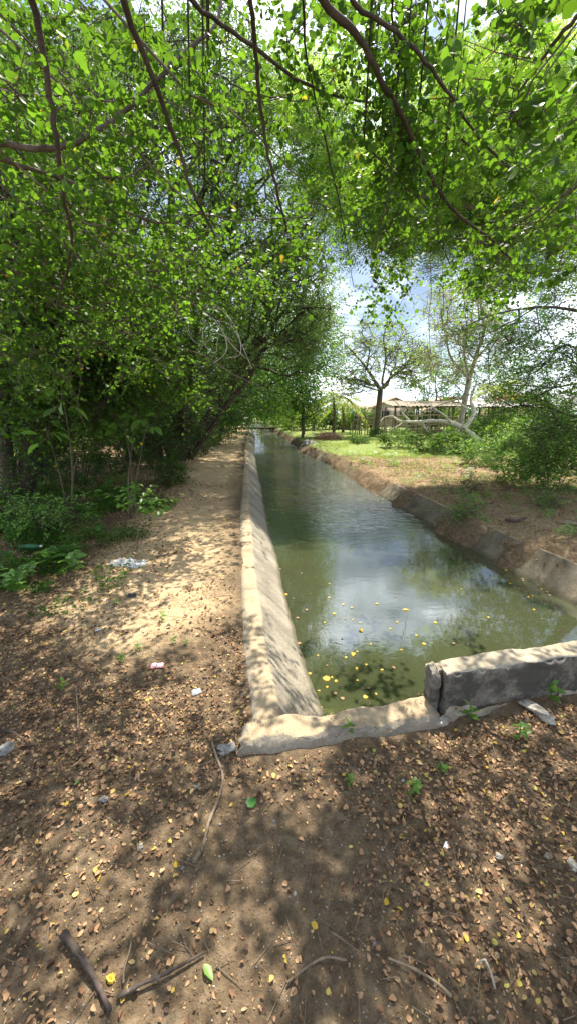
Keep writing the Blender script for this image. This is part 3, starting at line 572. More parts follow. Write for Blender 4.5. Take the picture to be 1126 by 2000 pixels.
# far thicket behind the left trees
for i, (x, y, r, h) in enumerate([(-14, 20, 4, 7), (-20, 27, 5, 9), (-12, 30, 4.5, 9), (-26, 22, 5, 9), (-18, 40, 6, 10), (-30, 38, 6, 10)]):
    st = [(trunkpath((x, y, 0), h*.6, (0, 0), .3), .2, .1, False)]
    make_tree('broadleaf_tree', ['rounded tree standing behind the left thicket', 'second tree back in the left thicket', 'tree behind the shaded bank trees', 'outermost tree of the left thicket', 'far tree behind the left bank row', 'farthest tree on the left'][i], 'tree', (x, y, 0), st, ball((x, y, h*.6), (r, r, h*.42), 150), M['mid_leaf'], OVAL, M['bark_dark'], 9, 7, .5, 1., .2, .3, .7, 0., 'trees behind the left thicket', 1.2, .14, .015, False, .5, 5)
# ------------------------------------------------------------------ right bank trees
make_tree('feathery_tree', 'tall feathery lime green tree spreading over the right bank', 'tree', (8.6, 9.6, 0),
          [(trunkpath((8.6, 9.6, 0), 5, (-1.6, 0), .2), .24, .1, False), (smooth_path(pix([(1250, 640, 9.6), (1126, 470, 9.3), (1010, 440, 9.2), (900, 400, 9), (760, 380, 9), (690, 420, 9)]), 3), .09, .02, True)],
          np.vstack([ell(870, 390, 200, 115, 9, 10.8, 170), ell(1030, 250, 160, 230, 8, 12, 160), ell(1040, 500, 120, 50, 8.5, 10.5, 36), ell(730, 410, 80, 85, 9, 10.5, 50), ell(640, 260, 70, 150, 10, 13, 90), ell(890, 230, 90, 90, 8.5, 12, 70)]),
          M['lime_leaf'], FROND3, M['bark'], 7, 7, .28, .6, .21, .35, .5, 0., None, .5, .12, .005, True, .75, 6)
make_tree('feathery_tree', 'dark drooping feathery tree at the right edge behind the shrubs', 'tree', (7.6, 7.6, 0),
          [(trunkpath((7.6, 7.6, 0), 3.4, (-.8, 0), .2), .15, .06, False), (smooth_path(pix([(1180, 620, 7.4), (1080, 600, 7.2), (980, 610, 7.), (900, 640, 7)]), 3), .03, .008, True)],
          np.vstack([ell(1075, 650, 100, 85, 6.2, 8.6, 60), ell(1085, 770, 90, 75, 6.2, 8.5, 70), ell(970, 660, 80, 35, 6.5, 8, 12), ell(985, 760, 50, 50, 6.8, 8.4, 16), ell(1100, 860, 70, 50, 6.5, 8, 40)]),
          M['weed_leaf'], OVAL, M['bark_dark'], 7, 9, .18, .42, .06, .3, .5, 0., None, .4, .12, .004, True, .8, 6)
make_tree('feathery_tree', 'dense tree beyond the right edge that shades the right bank', 'tree', (10.5, 6.5, 0), [(trunkpath((10.5, 6.5, 0), 4, (0, 0), .2), .2, .08, False)],
          np.vstack([ball((9.2, 6.4, 4.6), (2.2, 2.2, 1.5), 110)]), M['mid_leaf'], FROND2, M['bark'], 6, 6, .25, .5, .16, .3, .5, 0., None, .5, .12, .005, False, .7, 6)
# sparse gnarled trees by the fence
b = A(735, 848, z=0.)
G1 = [(smooth_path(pix([(733, 852, 26), (738, 800, 26), (742, 762, 26)]), 4), .19, .13, False)]
for L_, r in [([(742, 762), (715, 720), (690, 690), (672, 672)], .07), ([(742, 762), (765, 735), (790, 725), (820, 728)], .075), ([(745, 745), (752, 700), (748, 660), (756, 630)], .07), ([(752, 700), (775, 670), (790, 640)], .05), ([(715, 720), (720, 680), (705, 650)], .06), ([(742, 765), (700, 750), (670, 738), (650, 735)], .05), ([(765, 735), (800, 700), (815, 690)], .06)]:
    G1.append((smooth_path(pix([(x, y, 26+rng.uniform(-.8, .8)) for x, y in L_]), 4), r, .03, True))
make_tree('gnarled_tree', 'gnarled half bare tree in front of the stick fence', 'tree', (b[0], 26, 0), G1, np.vstack([ell(735, 690, 95, 65, 24.5, 28, 190), ell(690, 740, 50, 35, 25, 27.5, 60), ell(800, 710, 45, 50, 25, 27.5, 60)]),
          M['lime_leaf'], OVAL, M['bark'], 5, 5, .3, .5, .11, .1, .7, 0., None, .4, .35, .010, True, .5, 6, twr=.012)
G2 = [(smooth_path(pix([(893, 850, 19), (905, 790, 19), (915, 740, 19)]), 4), .15, .09, False)]
for L_, r in [([(915, 740), (880, 700), (870, 660), (860, 620)], .07), ([(915, 740), (930, 690), (945, 640), (935, 590)], .09), ([(930, 700), (965, 660), (985, 640)], .06), ([(905, 775), (860, 790), (830, 800)], .05), ([(915, 740), (905, 690), (912, 640)], .07), ([(945, 640), (960, 600), (950, 570)], .05)]:
    G2.append((smooth_path(pix([(x, y, 19+rng.uniform(-.6, .6)) for x, y in L_]), 4), r, .02, True))
make_tree('gnarled_tree', 'pale barked thin leaved tree rising behind the fallen dead tree', 'tree', (8.3, 19, 0), G2, np.vstack([ell(900, 610, 75, 60, 17.5, 21, 100), ell(870, 700, 45, 50, 17.5, 20, 45), ell(950, 660, 60, 70, 17.5, 21, 70), ell(935, 560, 50, 30, 18, 20.5, 30)]),
          M['lime_leaf'], OVAL, M['bark_pale'], 6, 6, .3, .5, .075, .1, .7, 0., None, .4, .35, .008, True, .5, 6, twr=.009)
for i, (cx, cy, rx, ry, Y, n, lm, lab, sz) in enumerate([(590, 775, 42, 45, 24, 110, 'mid_leaf', 'round leafy small tree at the waterside right of the canal end', .11), (560, 790, 30, 30, 40, 60, 'lime_leaf', 'bright bushy tree behind the far canal bend', .17),
    (850, 745, 60, 50, 34, 110, 'mid_leaf', 'leafy tree behind the sheds', .16), (1000, 740, 70, 50, 36, 110, 'mid_leaf', 'leafy tree behind the red roofed house', .17), (612, 805, 24, 20, 34, 40, 'mid_leaf', 'low tree beside the coconut palms', .13), (860, 790, 50, 12, 60, 50, 'mid_leaf', 'far low tree between the houses', .3)]):
    p = A(cx, cy, Y=Y); r_ = rx/753*Y*1.05
    make_tree('round_tree', lab, 'tree', (p[0], Y, 0), [(trunkpath((p[0], Y, 0), max(.8, p[2]-.3), (0, 0), .15), .1, .05, False)], ball(p, (r_, r_, ry/753*Y), n), M[lm], OVAL, M['bark'], 7, 7, .3, .5, sz, .3, .7, 0., 'small trees beyond the canal', .6, .15, .01, False, .5, 5)
# coconut palms
def palm(px, py, Y, label, nf=13, fl=2.2, yel=3, trunk_px=850):
    top = A(px, py, Y=Y); base = np.array([top[0]+.1, Y, 0.]); t = empty('coconut_palm', base, label, 'palm', 'coconut palms by the houses')
    mb = MB(); tube(mb, smooth_path([base-[0, 0, .1], base*.5+top*.5+[.08, 0, 0], top], 6), np.linspace(.13, .08, 13), 9, .06); mb.build('trunk', M['bark'], t, True)
    for i in range(nf):
        a = i*2.4+rng.uniform(-.2, .2); e = rng.uniform(-.1, 1.1) if i >= yel else -.35; n = 16; s = np.linspace(0, 1, n)
        d = np.array([math.cos(a), math.sin(a)]); rr = s*fl*math.cos(e*.8)*.9; zz = s*fl*(math.sin(max(e, 0))*1.0+(.35 if e < 0 else 0))-s**2*fl*(.75+(.35 if e < 0 else 0))
        P = top+np.stack([d[0]*rr, d[1]*rr, zz], -1); mb = MB(); tube(mb, P, np.linspace(.02, .006, n), 4)
        T_ = unit(np.gradient(P, axis=0)); sd = unit(np.cross(T_, [0, 0, 1.])); m_ = 3
        for sg in (-1, 1):
            Q = np.repeat(P[2:], m_, 0)+np.repeat(T_[2:], m_, 0)*np.tile(np.arange(m_)/m_*fl/n, n-2)[:, None]
            D = np.repeat(sd[2:]*sg*.8+T_[2:]*.5, m_, 0)+rng.normal(size=Q.shape)*.06; D[:, 2] -= .55
            TP = (DIAM[0]*[.16, 1, 1], DIAM[1]); leaves(mb, TP, Q, D, np.tile([0, 0, 1.], (len(Q), 1))+rng.normal(size=Q.shape)*.3, np.repeat(.55*np.sin(np.pi*(.15+.8*s[2:])), m_))
        o = mb.build('frond', M['palm_yellow'] if i < yel else M['palm_leaf'], t)
        if i < yel: o['label'] = 'drooping yellowed palm frond'
palm(650, 775, 29, 'coconut palm with drooping yellow fronds left of the gnarled tree', 16, 2.9, 2)
palm(668, 790, 31, 'shorter coconut palm close behind the yellowed one', 13, 2.6, 1)
palm(965, 765, 27, 'coconut palm with hanging fronds behind the shed roofs', 14, 2.8, 2)
# ------------------------------------------------------------------ houses, sheds and the stick fence
M['plaster'] = simple('cream_plaster', [(.3, (.40, .31, .24)), (.7, (.5, .41, .33))], 2, .9, 30, .2, .01)
M['plaster_pink'] = simple('pinkish_plaster', [(.3, (.38, .27, .22)), (.7, (.46, .34, .28))], 2, .9, 30, .2, .01)
M['tile'] = simple('red_roof_tile', [(.3, (.3, .11, .07)), (.7, (.46, .2, .13))], 6, .85, 20, .5, .03)
M['tile_pale'] = simple('faded_orange_roof', [(.3, (.42, .27, .18)), (.7, (.55, .38, .26))], 6, .85, 20, .5, .03)
M['dark'] = simple('dark_window_opening', [(.3, (.02, .02, .022)), (.7, (.05, .05, .05))], 6, .4)
M['thatch'] = simple('grey_palm_thatch', [(.3, (.12, .10, .07)), (.5, (.26, .22, .16)), (.7, (.38, .34, .27))], 12, .95, 60, .8, .04)
M['sheet'] = simple('weathered_zinc_sheet', [(.3, (.2, .18, .16)), (.7, (.38, .36, .33))], 5, .6, 30, .2, .01)
def house(x, y, w, d, h, roofh, label, wall, roof, win):
    t = empty('house', (x, y, 0), label, 'house', 'houses beyond the fence'); mb = MB(); box(mb, (x, y, h/2), (w, d, h)); 
    g = [[x-w/2, y-d/2, h], [x+w/2, y-d/2, h], [x, y-d/2, h+roofh], [x-w/2, y+d/2, h], [x+w/2, y+d/2, h], [x, y+d/2, h+roofh]]
    mb.add(np.array(g)*1., [[0, 1, 2], [5, 4, 3]]); mb.build('wall', wall, t)
    mb = MB(); o = .35
    for s in (-1, 1):
        P = np.array([[x, y-d/2-o, h+roofh+.06], [x, y+d/2+o, h+roofh+.06], [x+s*(w/2+o), y+d/2+o, h-o*roofh/(w/2)+.06], [x+s*(w/2+o), y-d/2-o, h-o*roofh/(w/2)+.06]])
        mb.add(np.vstack([P, P+[0, 0, .1]]), [[0, 1, 2, 3], [7, 6, 5, 4], [0, 3, 7, 4], [3, 2, 6, 7], [2, 1, 5, 6], [1, 0, 4, 5]])
    mb.build('roof', roof, t)
    for wx, wz, ww, wh in win:
        f = MB(); yy = y-d/2-.03
        for q in ((wx-ww/2-.04, wz, .08, wh+.16), (wx+ww/2+.04, wz, .08, wh+.16), (wx, wz-wh/2-.04, ww, .08), (wx, wz+wh/2+.04, ww, .08)): box(f, (x+q[0], yy, q[1]), (q[2], .08, q[3]))
        fo = f.build('window', wall, t); f = MB(); box(f, (x+wx, yy+.015, wz), (ww, .03, wh)); box(f, (x+wx, yy-.01, wz), (.05, .04, wh)); f.build('pane', M['dark'], fo)
house(*A(757, 800, Y=44)[:2], 4.4, 5, 1.9, .95, 'cream house with a low gable roof behind the gnarled tree', M['plaster'], M['tile_pale'], [(-.9, 1.2, .8, .8), (1., 1.2, .8, .8)])
house(*A(862, 800, Y=46)[:2], 3.4, 5, 2.5, .5, 'pinkish house with an orange roof behind the shed', M['plaster_pink'], M['tile_pale'], [(-1., 1.5, .8, .8), (.9, 1.5, .8, .8)])
house(*A(1000, 800, Y=40)[:2], 4.4, 5, 2.0, 1.0, 'house with a red tiled roof at the right', M['plaster'], M['tile'], [(-1.1, 1.2, .8, .8), (1., 1.2, .8, .8)])
def shed(x0, x1, y, d, h, label, roofm, n=5):
    t = empty('shed', ((x0+x1)/2, y, 0), label, 'shed', 'open sheds behind the fence')
    for i in range(n):
        for yy in (y, y+d):
            mb = MB(); x = x0+(x1-x0)*i/(n-1); tube(mb, smooth_path([[x, yy, -.1], [x+rng.normal()*.03, yy, h*.5], [x+rng.normal()*.04, yy, h]], 3), .05, 6, .1); mb.build('post', M['bark'], t)
    mb = MB(); nx, ny = 40, 8; X, Yg = np.meshgrid(np.linspace(x0-.3, x1+.3, nx), np.linspace(y-.4, y+d+.4, ny)); Z = h+.06+.04*np.sin(X*22)+(Yg-y)*.12+.05*fbm(X, Yg, .6, 3, 3)
    S_ = np.stack([X, Yg, Z], -1).reshape(-1, 3); mb.add(S_, grid_faces(ny, nx)); mb.add(S_-[0, 0, .05], grid_faces(ny, nx)[:, ::-1]); mb.build('roof', roofm, t)
    mb = MB(); tube(mb, [[x0, y, h-.05], [x1, y, h-.02]], .045, 6); mb.build('beam', M['bark'], t)
shed(8.0, 13.2, 30, 3, 1.95, 'long open pole shed with a thatched roof behind the fallen tree', M['thatch'], 7)
shed(11.2, 14.6, 24, 3, 1.85, 'open shed with a pale sheet roof at the right of the fence', M['sheet'], 5)
shed(4.6, 7.2, 38, 3, 1.8, 'small low shed beside the cream house', M['thatch'], 4)
fx = np.concatenate([np.arange(4.2, 16.5, .18)]); t = empty('stick_fence', (4.4, 27.2, 0), 'rough fence of crooked pale sticks and rails along the far side of the field', 'fence')
for i, x in enumerate(fx):
    h = rng.uniform(.9, 1.75); y = 27.3+.12*(x-4)+rng.normal()*.08; l = rng.normal()*.12; mb = MB()
    tube(mb, smooth_path([[x, y, -.1], [x+l*.5+rng.normal()*.03, y, h*.5], [x+l, y+rng.normal()*.05, h]], 3), np.linspace(.05, .03, 7)*rng.uniform(.6, 1.3), 5, .1); mb.build('post', M['bark_pale'] if rng.random() < .5 else M['stick'], t)
for z in (.35, .7, 1.0, 1.3):
    for a in np.arange(4.4, 16, 3.1):
        mb = MB(); y = 27.22; tube(mb, smooth_path([[a, y+.12*(a-4), z+rng.normal()*.08], [a+1.6, y+.12*(a-2.4), z+rng.normal()*.08], [a+3.3, y+.12*(a-.7), z+rng.normal()*.08]], 3), .028, 5, .1); mb.build('rail', M['stick'], t)
# fallen dead tree
t = empty('fallen_dead_tree', (8.1, 18, 0), 'bleached fallen dead tree with bare crooked limbs lying in front of the fence', 'dead tree'); mb = MB()
for i, (P, r0, r1) in enumerate([([(935, 862), (905, 838), (880, 826), (850, 822), (815, 824), (780, 822), (765, 812)], .15, .035), ([(905, 838), (925, 806), (918, 780), (930, 745)], .11, .04), ([(880, 826), (868, 812), (850, 800), (838, 790)], .05, .02),
        ([(800, 823), (786, 808), (780, 795), (768, 780)], .05, .02), ([(820, 824), (838, 846), (860, 856)], .06, .03), ([(905, 838), (880, 848), (860, 846)], .07, .04), ([(912, 800), (895, 785), (893, 770)], .05, .02), ([(765, 812), (750, 815), (742, 822)], .03, .01), ([(790, 822), (770, 835), (755, 832)], .03, .012), ([(850, 800), (835, 804), (822, 800)], .02, .01), ([(786, 808), (795, 795), (792, 785)], .02, .008)]):
    Q = pix([(x, y, 16.5+i*.05+rng.uniform(-.2, .2)) for x, y in P]); tube(mb, smooth_path(Q, 4), np.linspace(r0*.85, r1*.9, (len(P)-1)*4+1), 8, .12)
mb.build('trunk', M['dead_wood'], t, True)
# dry brush heap, logs
p = A(640, 858, z=0.); t = empty('brush_heap', p, 'heap of dry reddish twigs on the grass near the waterside', 'brush heap'); mb = MB(); n = 520
a = p+np.stack([np.clip(rng.normal(size=n), -1.7, 1.7)*.42, np.clip(rng.normal(size=n), -1.7, 1.7)*.35, rng.uniform(0, .35, n)], -1); a[:, 2] *= np.exp(-((a[:, 0]-p[0])/.8)**2); d = rdir(n, .15, .35)*rng.uniform(.25, .6, (n, 1)); q = a+d; q[:, 2] = np.maximum(q[:, 2], .02); prisms(mb, a, q, .009, .004)
M['brush'] = simple('dry_reddish_twig', [(.3, (.18, .1, .07)), (.7, (.36, .22, .16))], 12); mb.build('twigs', M['brush'], t)
# grass: tufts over the field and banks
def blades(n, X, Y, h, w, name, m, label, mask=None, cl=None):
    x = X(n); y = Y(n)
    if mask is not None: k = mask(x, y); x, y = x[k], y[k]
    z = ground_z(x, y); n = len(x); mb = MB(); D = np.stack([rng.normal(size=n)*.45, rng.normal(size=n)*.45, np.ones(n)], -1); N_ = rdir(n, 0, .2)
    leaves(mb, (np.array([[-.5*w, 0, 0], [.5*w, 0, 0], [.3*w, .6, .08], [0, 1, .3], [-.3*w, .6, .08]])*1., np.array([[0, 1, 2, 4], [4, 2, 3, 3]])[:1]), np.stack([x, y, z-.005], -1), D, N_, h*rng.uniform(.4, 1.3, n))
    return tag(mb.build(name, m), label, 'grass', None, 'stuff')
def fieldX(n): return rng.uniform(-1, 13, n)
blades(60000, lambda n: rng.uniform(.3, 12, n), lambda n: 13+rng.beta(1.2, 2.2, n)*16, .085, .14, 'grass', M['grass'], 'short bright green grass of the field beyond the canal', lambda x, y: (x > RB(y)+.15+.4*np.abs(fbm(x, y, 1, 2, 5))) & (fbm(x, y, 2.1, 3, 44) > -.35))
blades(14000, lambda n: rng.uniform(-6, -1.2, n), lambda n: 6+rng.beta(1., 1.6, n)*26, .13, .09, 'grass', M['dry_grass'], 'thin dry grass fringing the far footpath', lambda x, y: (x < LB(y)-1.7) & (x > LB(y)-3.8))
blades(6000, lambda n: rng.uniform(-3.2, 2.5, n), lambda n: 8+rng.uniform(0, 1, n)*26, .16, .1, 'grass', M['grass'], 'tufts of grass hanging over the right water edge', lambda x, y: (np.abs(x-RB(y)-.02) < .22) & (fbm(x*0+y, y*0, .9, 2, 12) > .05))
blades(9000, lambda n: rng.uniform(1.5, 8, n), lambda n: 4+rng.uniform(0, 1, n)*10, .09, .08, 'grass', M['dry_grass'], 'patches of thin dry grass on the brown right bank', lambda x, y: (x > RB(y)+.1) & (fbm(x, y, .8, 3, 61) > .05))
blades(9000, lambda n: rng.uniform(1.2, 7, n), lambda n: 7+rng.uniform(0, 1, n)*7, .10, .1, 'grass', M['grass'], 'thin green grass growing through the litter of the right bank', lambda x, y: (x > RB(y)+.1) & (fbm(x, y, .9, 3, 66) > .1+.03*(13-y)))
# shrubs and undergrowth
LW_ = 'undergrowth shrubs on the left bank'; RW_ = 'shrubs on the right bank'
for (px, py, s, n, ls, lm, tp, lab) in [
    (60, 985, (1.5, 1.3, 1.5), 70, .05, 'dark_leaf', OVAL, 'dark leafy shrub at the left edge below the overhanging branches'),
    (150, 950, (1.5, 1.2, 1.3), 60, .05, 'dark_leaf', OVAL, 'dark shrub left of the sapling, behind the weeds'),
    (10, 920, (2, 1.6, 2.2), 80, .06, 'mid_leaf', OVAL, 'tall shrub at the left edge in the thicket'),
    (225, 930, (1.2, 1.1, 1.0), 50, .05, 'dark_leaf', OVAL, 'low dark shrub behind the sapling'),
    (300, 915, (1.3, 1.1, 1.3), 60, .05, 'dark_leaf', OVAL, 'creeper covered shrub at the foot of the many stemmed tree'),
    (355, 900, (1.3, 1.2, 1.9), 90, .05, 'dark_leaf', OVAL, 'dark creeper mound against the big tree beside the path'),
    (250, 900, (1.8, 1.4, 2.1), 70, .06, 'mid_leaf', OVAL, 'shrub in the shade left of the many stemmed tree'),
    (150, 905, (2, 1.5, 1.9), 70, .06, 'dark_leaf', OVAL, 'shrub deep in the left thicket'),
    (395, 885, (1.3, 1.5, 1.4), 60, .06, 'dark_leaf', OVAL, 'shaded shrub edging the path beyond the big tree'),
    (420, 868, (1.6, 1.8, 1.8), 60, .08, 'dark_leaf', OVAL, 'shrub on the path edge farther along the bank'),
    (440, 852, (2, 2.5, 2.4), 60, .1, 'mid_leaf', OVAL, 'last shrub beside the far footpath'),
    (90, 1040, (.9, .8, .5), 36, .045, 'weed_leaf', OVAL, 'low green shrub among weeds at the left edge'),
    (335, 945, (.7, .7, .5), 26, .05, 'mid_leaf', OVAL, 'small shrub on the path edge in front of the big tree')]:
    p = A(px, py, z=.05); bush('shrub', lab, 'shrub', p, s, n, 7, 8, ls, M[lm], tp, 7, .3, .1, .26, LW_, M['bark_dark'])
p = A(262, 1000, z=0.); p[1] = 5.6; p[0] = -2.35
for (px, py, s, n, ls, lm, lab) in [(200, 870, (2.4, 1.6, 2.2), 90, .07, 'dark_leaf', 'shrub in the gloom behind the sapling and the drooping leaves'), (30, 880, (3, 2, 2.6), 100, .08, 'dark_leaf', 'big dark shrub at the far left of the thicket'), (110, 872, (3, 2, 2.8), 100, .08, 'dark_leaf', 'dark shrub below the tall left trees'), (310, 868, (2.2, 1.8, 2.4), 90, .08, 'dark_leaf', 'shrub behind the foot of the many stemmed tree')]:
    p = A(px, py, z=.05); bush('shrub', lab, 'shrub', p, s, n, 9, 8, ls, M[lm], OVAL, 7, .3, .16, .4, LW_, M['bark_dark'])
for i, (px, Y, s, lm) in enumerate([(575, 34, (3, 2, 2.6), 'lime_leaf'), (620, 36, (3.4, 2, 2.2), 'mid_leaf'), (665, 36, (3.4, 2, 2.0), 'dark_leaf'), (705, 35, (3, 2, 1.7), 'mid_leaf'), (825, 34, (4, 2, 1.6), 'mid_leaf'), (900, 36, (4, 2, 1.9), 'mid_leaf'), (545, 42, (4, 2.5, 3.2), 'mid_leaf'), (960, 33, (4, 2, 2.1), 'dark_leaf'), (1050, 30, (5, 2.5, 3.), 'mid_leaf')]):
    p = A(px, 830, Y=Y); bush('hedge_bush', ['lime bush closing the view by the far canal bend', 'green bush behind the first coconut palm', 'dark bush behind the second coconut palm', 'low bush left of the gnarled tree by the fence', 'bush between the cream house and the shed', 'bush behind the thatched shed posts', 'tall bush beyond the culvert', 'dark bush left of the sheet roofed shed', 'wide bush far back at the right edge'][i], 'bush', p, s, 90, 7, 7, .14, M[lm], OVAL, 6, .2, .2, .5, 'bushes behind the field', M['bark'])
# plant with big drooping leaves hanging in the left thicket
def bigleaf(px, py, Y, n, label, ls=.2, spread=.35, h0=0):
    c = A(px, py, Y=Y); b_ = np.array([c[0]-.2, Y+.1, gz(c[0], Y)]); t = empty('broad_leaved_plant', b_, label, 'plant'); wb = MB(); lb = MB()
    for i in range(3):
        e = c+rng.normal(size=3)*[spread, spread, .15]; tube(wb, smooth_path([b_-[0, 0, .05], (b_+e)/2+rng.normal(size=3)*.1, e], 4), np.linspace(.014, .004, 9), 5)
        k = n//3; a = rng.uniform(0, 6.28, k); P = e+np.stack([np.cos(a)*.06, np.sin(a)*.06, rng.uniform(-.25, .1, k)], -1); D = np.stack([np.cos(a), np.sin(a), rng.uniform(-1.1, .2, k)], -1); prisms(wb, np.repeat(e[None]-[0, 0, .1], k, 0), P+D*.04, .003, .002)
        leaves(lb, OVAL, P+D*.04, D, rdir(k, 1.2), ls*rng.uniform(.6, 1.15, k))
    wb.build('stem', M['bark'], t, True); lb.build('foliage', M['weed_leaf'], t)
bigleaf(255, 815, 5.6, 21, 'tall plant with pale drooping leaves among the left branches', .22, .25)
bigleaf(130, 815, 5.2, 24, 'tall plant with wide dull green leaves in the left thicket', .24, .35)
# sapling with broad leaves beside the plastic bag
b_ = A(268, 1072, z=0.); t = empty('sapling', b_, 'waist high sapling with broad fresh leaves at the path edge', 'sapling'); wb = MB(); lb = MB(); top = A(265, 985, Y=b_[1])
tube(wb, smooth_path([b_-[0, 0, .03], b_*.5+top*.5+[.02, 0, 0], top], 5), np.linspace(.009, .005, 11), 6)
for (px, py, dy) in [(205, 962, .1), (235, 985, -.1), (240, 950, .15), (290, 955, 0), (310, 975, -.15), (328, 985, 0), (345, 972, .1), (285, 990, -.2), (265, 945, .25), (255, 975, .1), (300, 950, .3), (320, 995, -.1)]:
    e = A(px, py, Y=b_[1]+dy*.6); s_ = top-[0, 0, rng.uniform(0, .12)]; tube(wb, smooth_path([s_, (s_+e)/2+[0, 0, .03], e], 3), .003, 4)
    k = 11; f = np.linspace(.35, 1.05, k)[:, None]; P = s_+(e-s_)*f+rng.normal(size=(k, 3))*.012; sd = unit(np.cross(e-s_, [0, 0, 1.])); D = sd*np.where(np.arange(k) % 2, 1, -1)[:, None]+unit(e-s_)*.6+rng.normal(size=(k, 3))*.3; D[:, 2] -= .45
    leaves(lb, OVAL, P, D, rdir(k, 1.5), rng.uniform(.055, .11, k))
wb.build('stem', M['bark'], t, True); lb.build('foliage', M['weed_leaf'], t)
# right bank
for (px, py, s, n, ls, lm, tp, lab) in [
    (1085, 955, (1.7, 1.3, 1.25), 90, 0.074, 'weed_leaf', OVAL, 'bushy bright shrub at the right edge of the picture'),
    (1000, 938, (1.4, 1.2, 1.0), 70, 0.062, 'weed_leaf', OVAL, 'feathery shrub left of the bright one at the right edge'),
    (1120, 915, (2.0, 1.6, 1.9), 80, 0.074, 'mid_leaf', OVAL, 'dark tall shrub behind the bright edge shrub'),
    (1030, 895, (2.0, 1.6, 1.5), 80, 0.074, 'weed_leaf', OVAL, 'wide shrub under the drooping dark tree'),
    (935, 905, (1.3, 1.1, .8), 55, 0.062, 'weed_leaf', OVAL, 'low feathery shrub on the brown bank'),
    (960, 875, (2.2, 1.6, 1.4), 80, 0.074, 'mid_leaf', OVAL, 'shrub in shade behind the low feathery one'),
    (880, 885, (1.5, 1.2, .8), 55, .08, 'mid_leaf', OVAL, 'leafy shrub at the grass edge below the fallen tree'),
    (830, 878, (1.7, 1.2, .75), 60, .07, 'mid_leaf', OVAL, 'low shrub right of the grass, in front of the fallen tree'),
    (775, 872, (1.6, 1.2, .7), 55, .07, 'mid_leaf', OVAL, 'low shrub spreading over the bright grass'),
    (905, 862, (1.8, 1.3, 1.1), 60, .1, 'mid_leaf', OVAL, 'shrub wrapped round the foot of the fallen tree'),
    (1060, 865, (2.6, 1.8, 1.7), 80, .13, 'mid_leaf', OVAL, 'tall bush before the pale sheet shed'),
    (990, 858, (2.2, 1.6, 1.3), 60, .12, 'lime_leaf', OVAL, 'light green bush before the pole shed'),
    (700, 864, (1.0, .9, .45), 30, .07, 'mid_leaf', OVAL, 'small tuft shrub on the grass field'),
    (735, 852, (1.1, 1., .5), 30, .08, 'mid_leaf', OVAL, 'small shrub at the foot of the gnarled tree'),
    (905, 1005, (.34, .3, .2), 16, .035, 'weed_leaf', OVAL, 'small leafy weed on the rim of the right lining'),
    (918, 965, (.5, .35, .28), 20, .04, 'dry_grass', OVAL, 'small dry weed on the right bank mound'),
    (1065, 985, (.4, .3, .3), 18, 0.031, 'weed_leaf', OVAL, 'small seedling shrub in the brown litter at the right'),
    (655, 905, (.5, .5, .25), 22, .04, 'mid_leaf', OVAL, 'small weed hanging over the right water edge')]:
    p = A(px, py, z=.05); bush('shrub', lab, 'shrub', p, s, n, 6, 7, ls, M[lm], tp, 6, .15, .1, .24, RW_, M['bark'], .2)
# weeds: one kind of seedling, copied about
def seedling(p, s, k, label, group, m='weed_leaf', tp=OVAL):
    b_ = np.array([p[0], p[1], gz(p[0], p[1])]); t = empty('weed', b_, label, 'weed', group); wb = MB(); lb = MB(); top = b_+[0, 0, s*.8]; tube(wb, [b_-[0, 0, .01], top], .0018, 4)
    a = np.arange(k)*2.4+rng.uniform(0, 6); P = b_+np.stack([0*a, 0*a, s*np.linspace(.25, .85, k)], -1); D = np.stack([np.cos(a), np.sin(a), rng.uniform(0, .5, k)], -1); leaves(lb, tp, P, D, rdir(k, 1.5), s*.55*rng.uniform(.7, 1.2, k))
    wb.build('stem', M['weed_leaf'], t); lb.build('foliage', M[m], t); return t
sd0 = None
def copy_tree(o, loc, rz, sc, label=None):
    c = o.copy(); C.objects.link(c); c.location = [float(q) for q in loc]; c.rotation_euler = (0, 0, rz); c.scale = (sc,)*3
    if label: c['label'] = label
    for ch in [q for q in list(o.children)]:
        d = ch.copy(); C.objects.link(d); d.parent = c; d.matrix_parent_inverse = ch.matrix_parent_inverse
    return c
wspots = [(680, 1432, 1.1), (805, 1548, 1.), (915, 1410, 1.3), (1070, 1375, 1.6), (1010, 1450, 1.3), (318, 1215, 1), (240, 1298, .8), (125, 1352, 1.), (270, 1275, .8), (340, 1262, .7), (228, 1180, .8), (680, 1530, .7), (860, 1510, .7), (365, 1262, .6), (240, 1130, 1)]
w0 = seedling(A(wspots[0][0], wspots[0][1], z=0.), .075, 7, 'little green weed seedling sprouting through the dry leaves', 'little weed seedlings on the near ground')
for (px, py, sc) in wspots[1:]:
    p = A(px, py, z=0.); copy_tree(w0, (p[0], p[1], gz(p[0], p[1])), rng.uniform(0, 6.28), sc)
w1 = seedling(A(190, 1060, z=0.), .2, 12, 'ankle high leafy weed among the undergrowth at the left edge', 'ankle high weeds of the left undergrowth')
for i in range(110):
    y = rng.uniform(3.0, 8.5); x = LB(y)-rng.uniform(1.3+.12*y, 4.4); 
    if x/y < -.85: continue
    copy_tree(w1, (x, y, gz(x, y)), rng.uniform(0, 6.28), rng.uniform(.5, 1.3))
w2 = seedling(A(1000, 960, z=0.), .16, 9, 'small green weed on the brown litter of the right bank', 'small weeds on the right bank', 'weed_leaf', FROND2)
for i in range(120):
    y = rng.uniform(4.2, 15); x = RB(y)+rng.uniform(.0, 1)**1.3*5.5; copy_tree(w2, (x, y, gz(x, y)), rng.uniform(0, 6.28), rng.uniform(.4, 1.9))
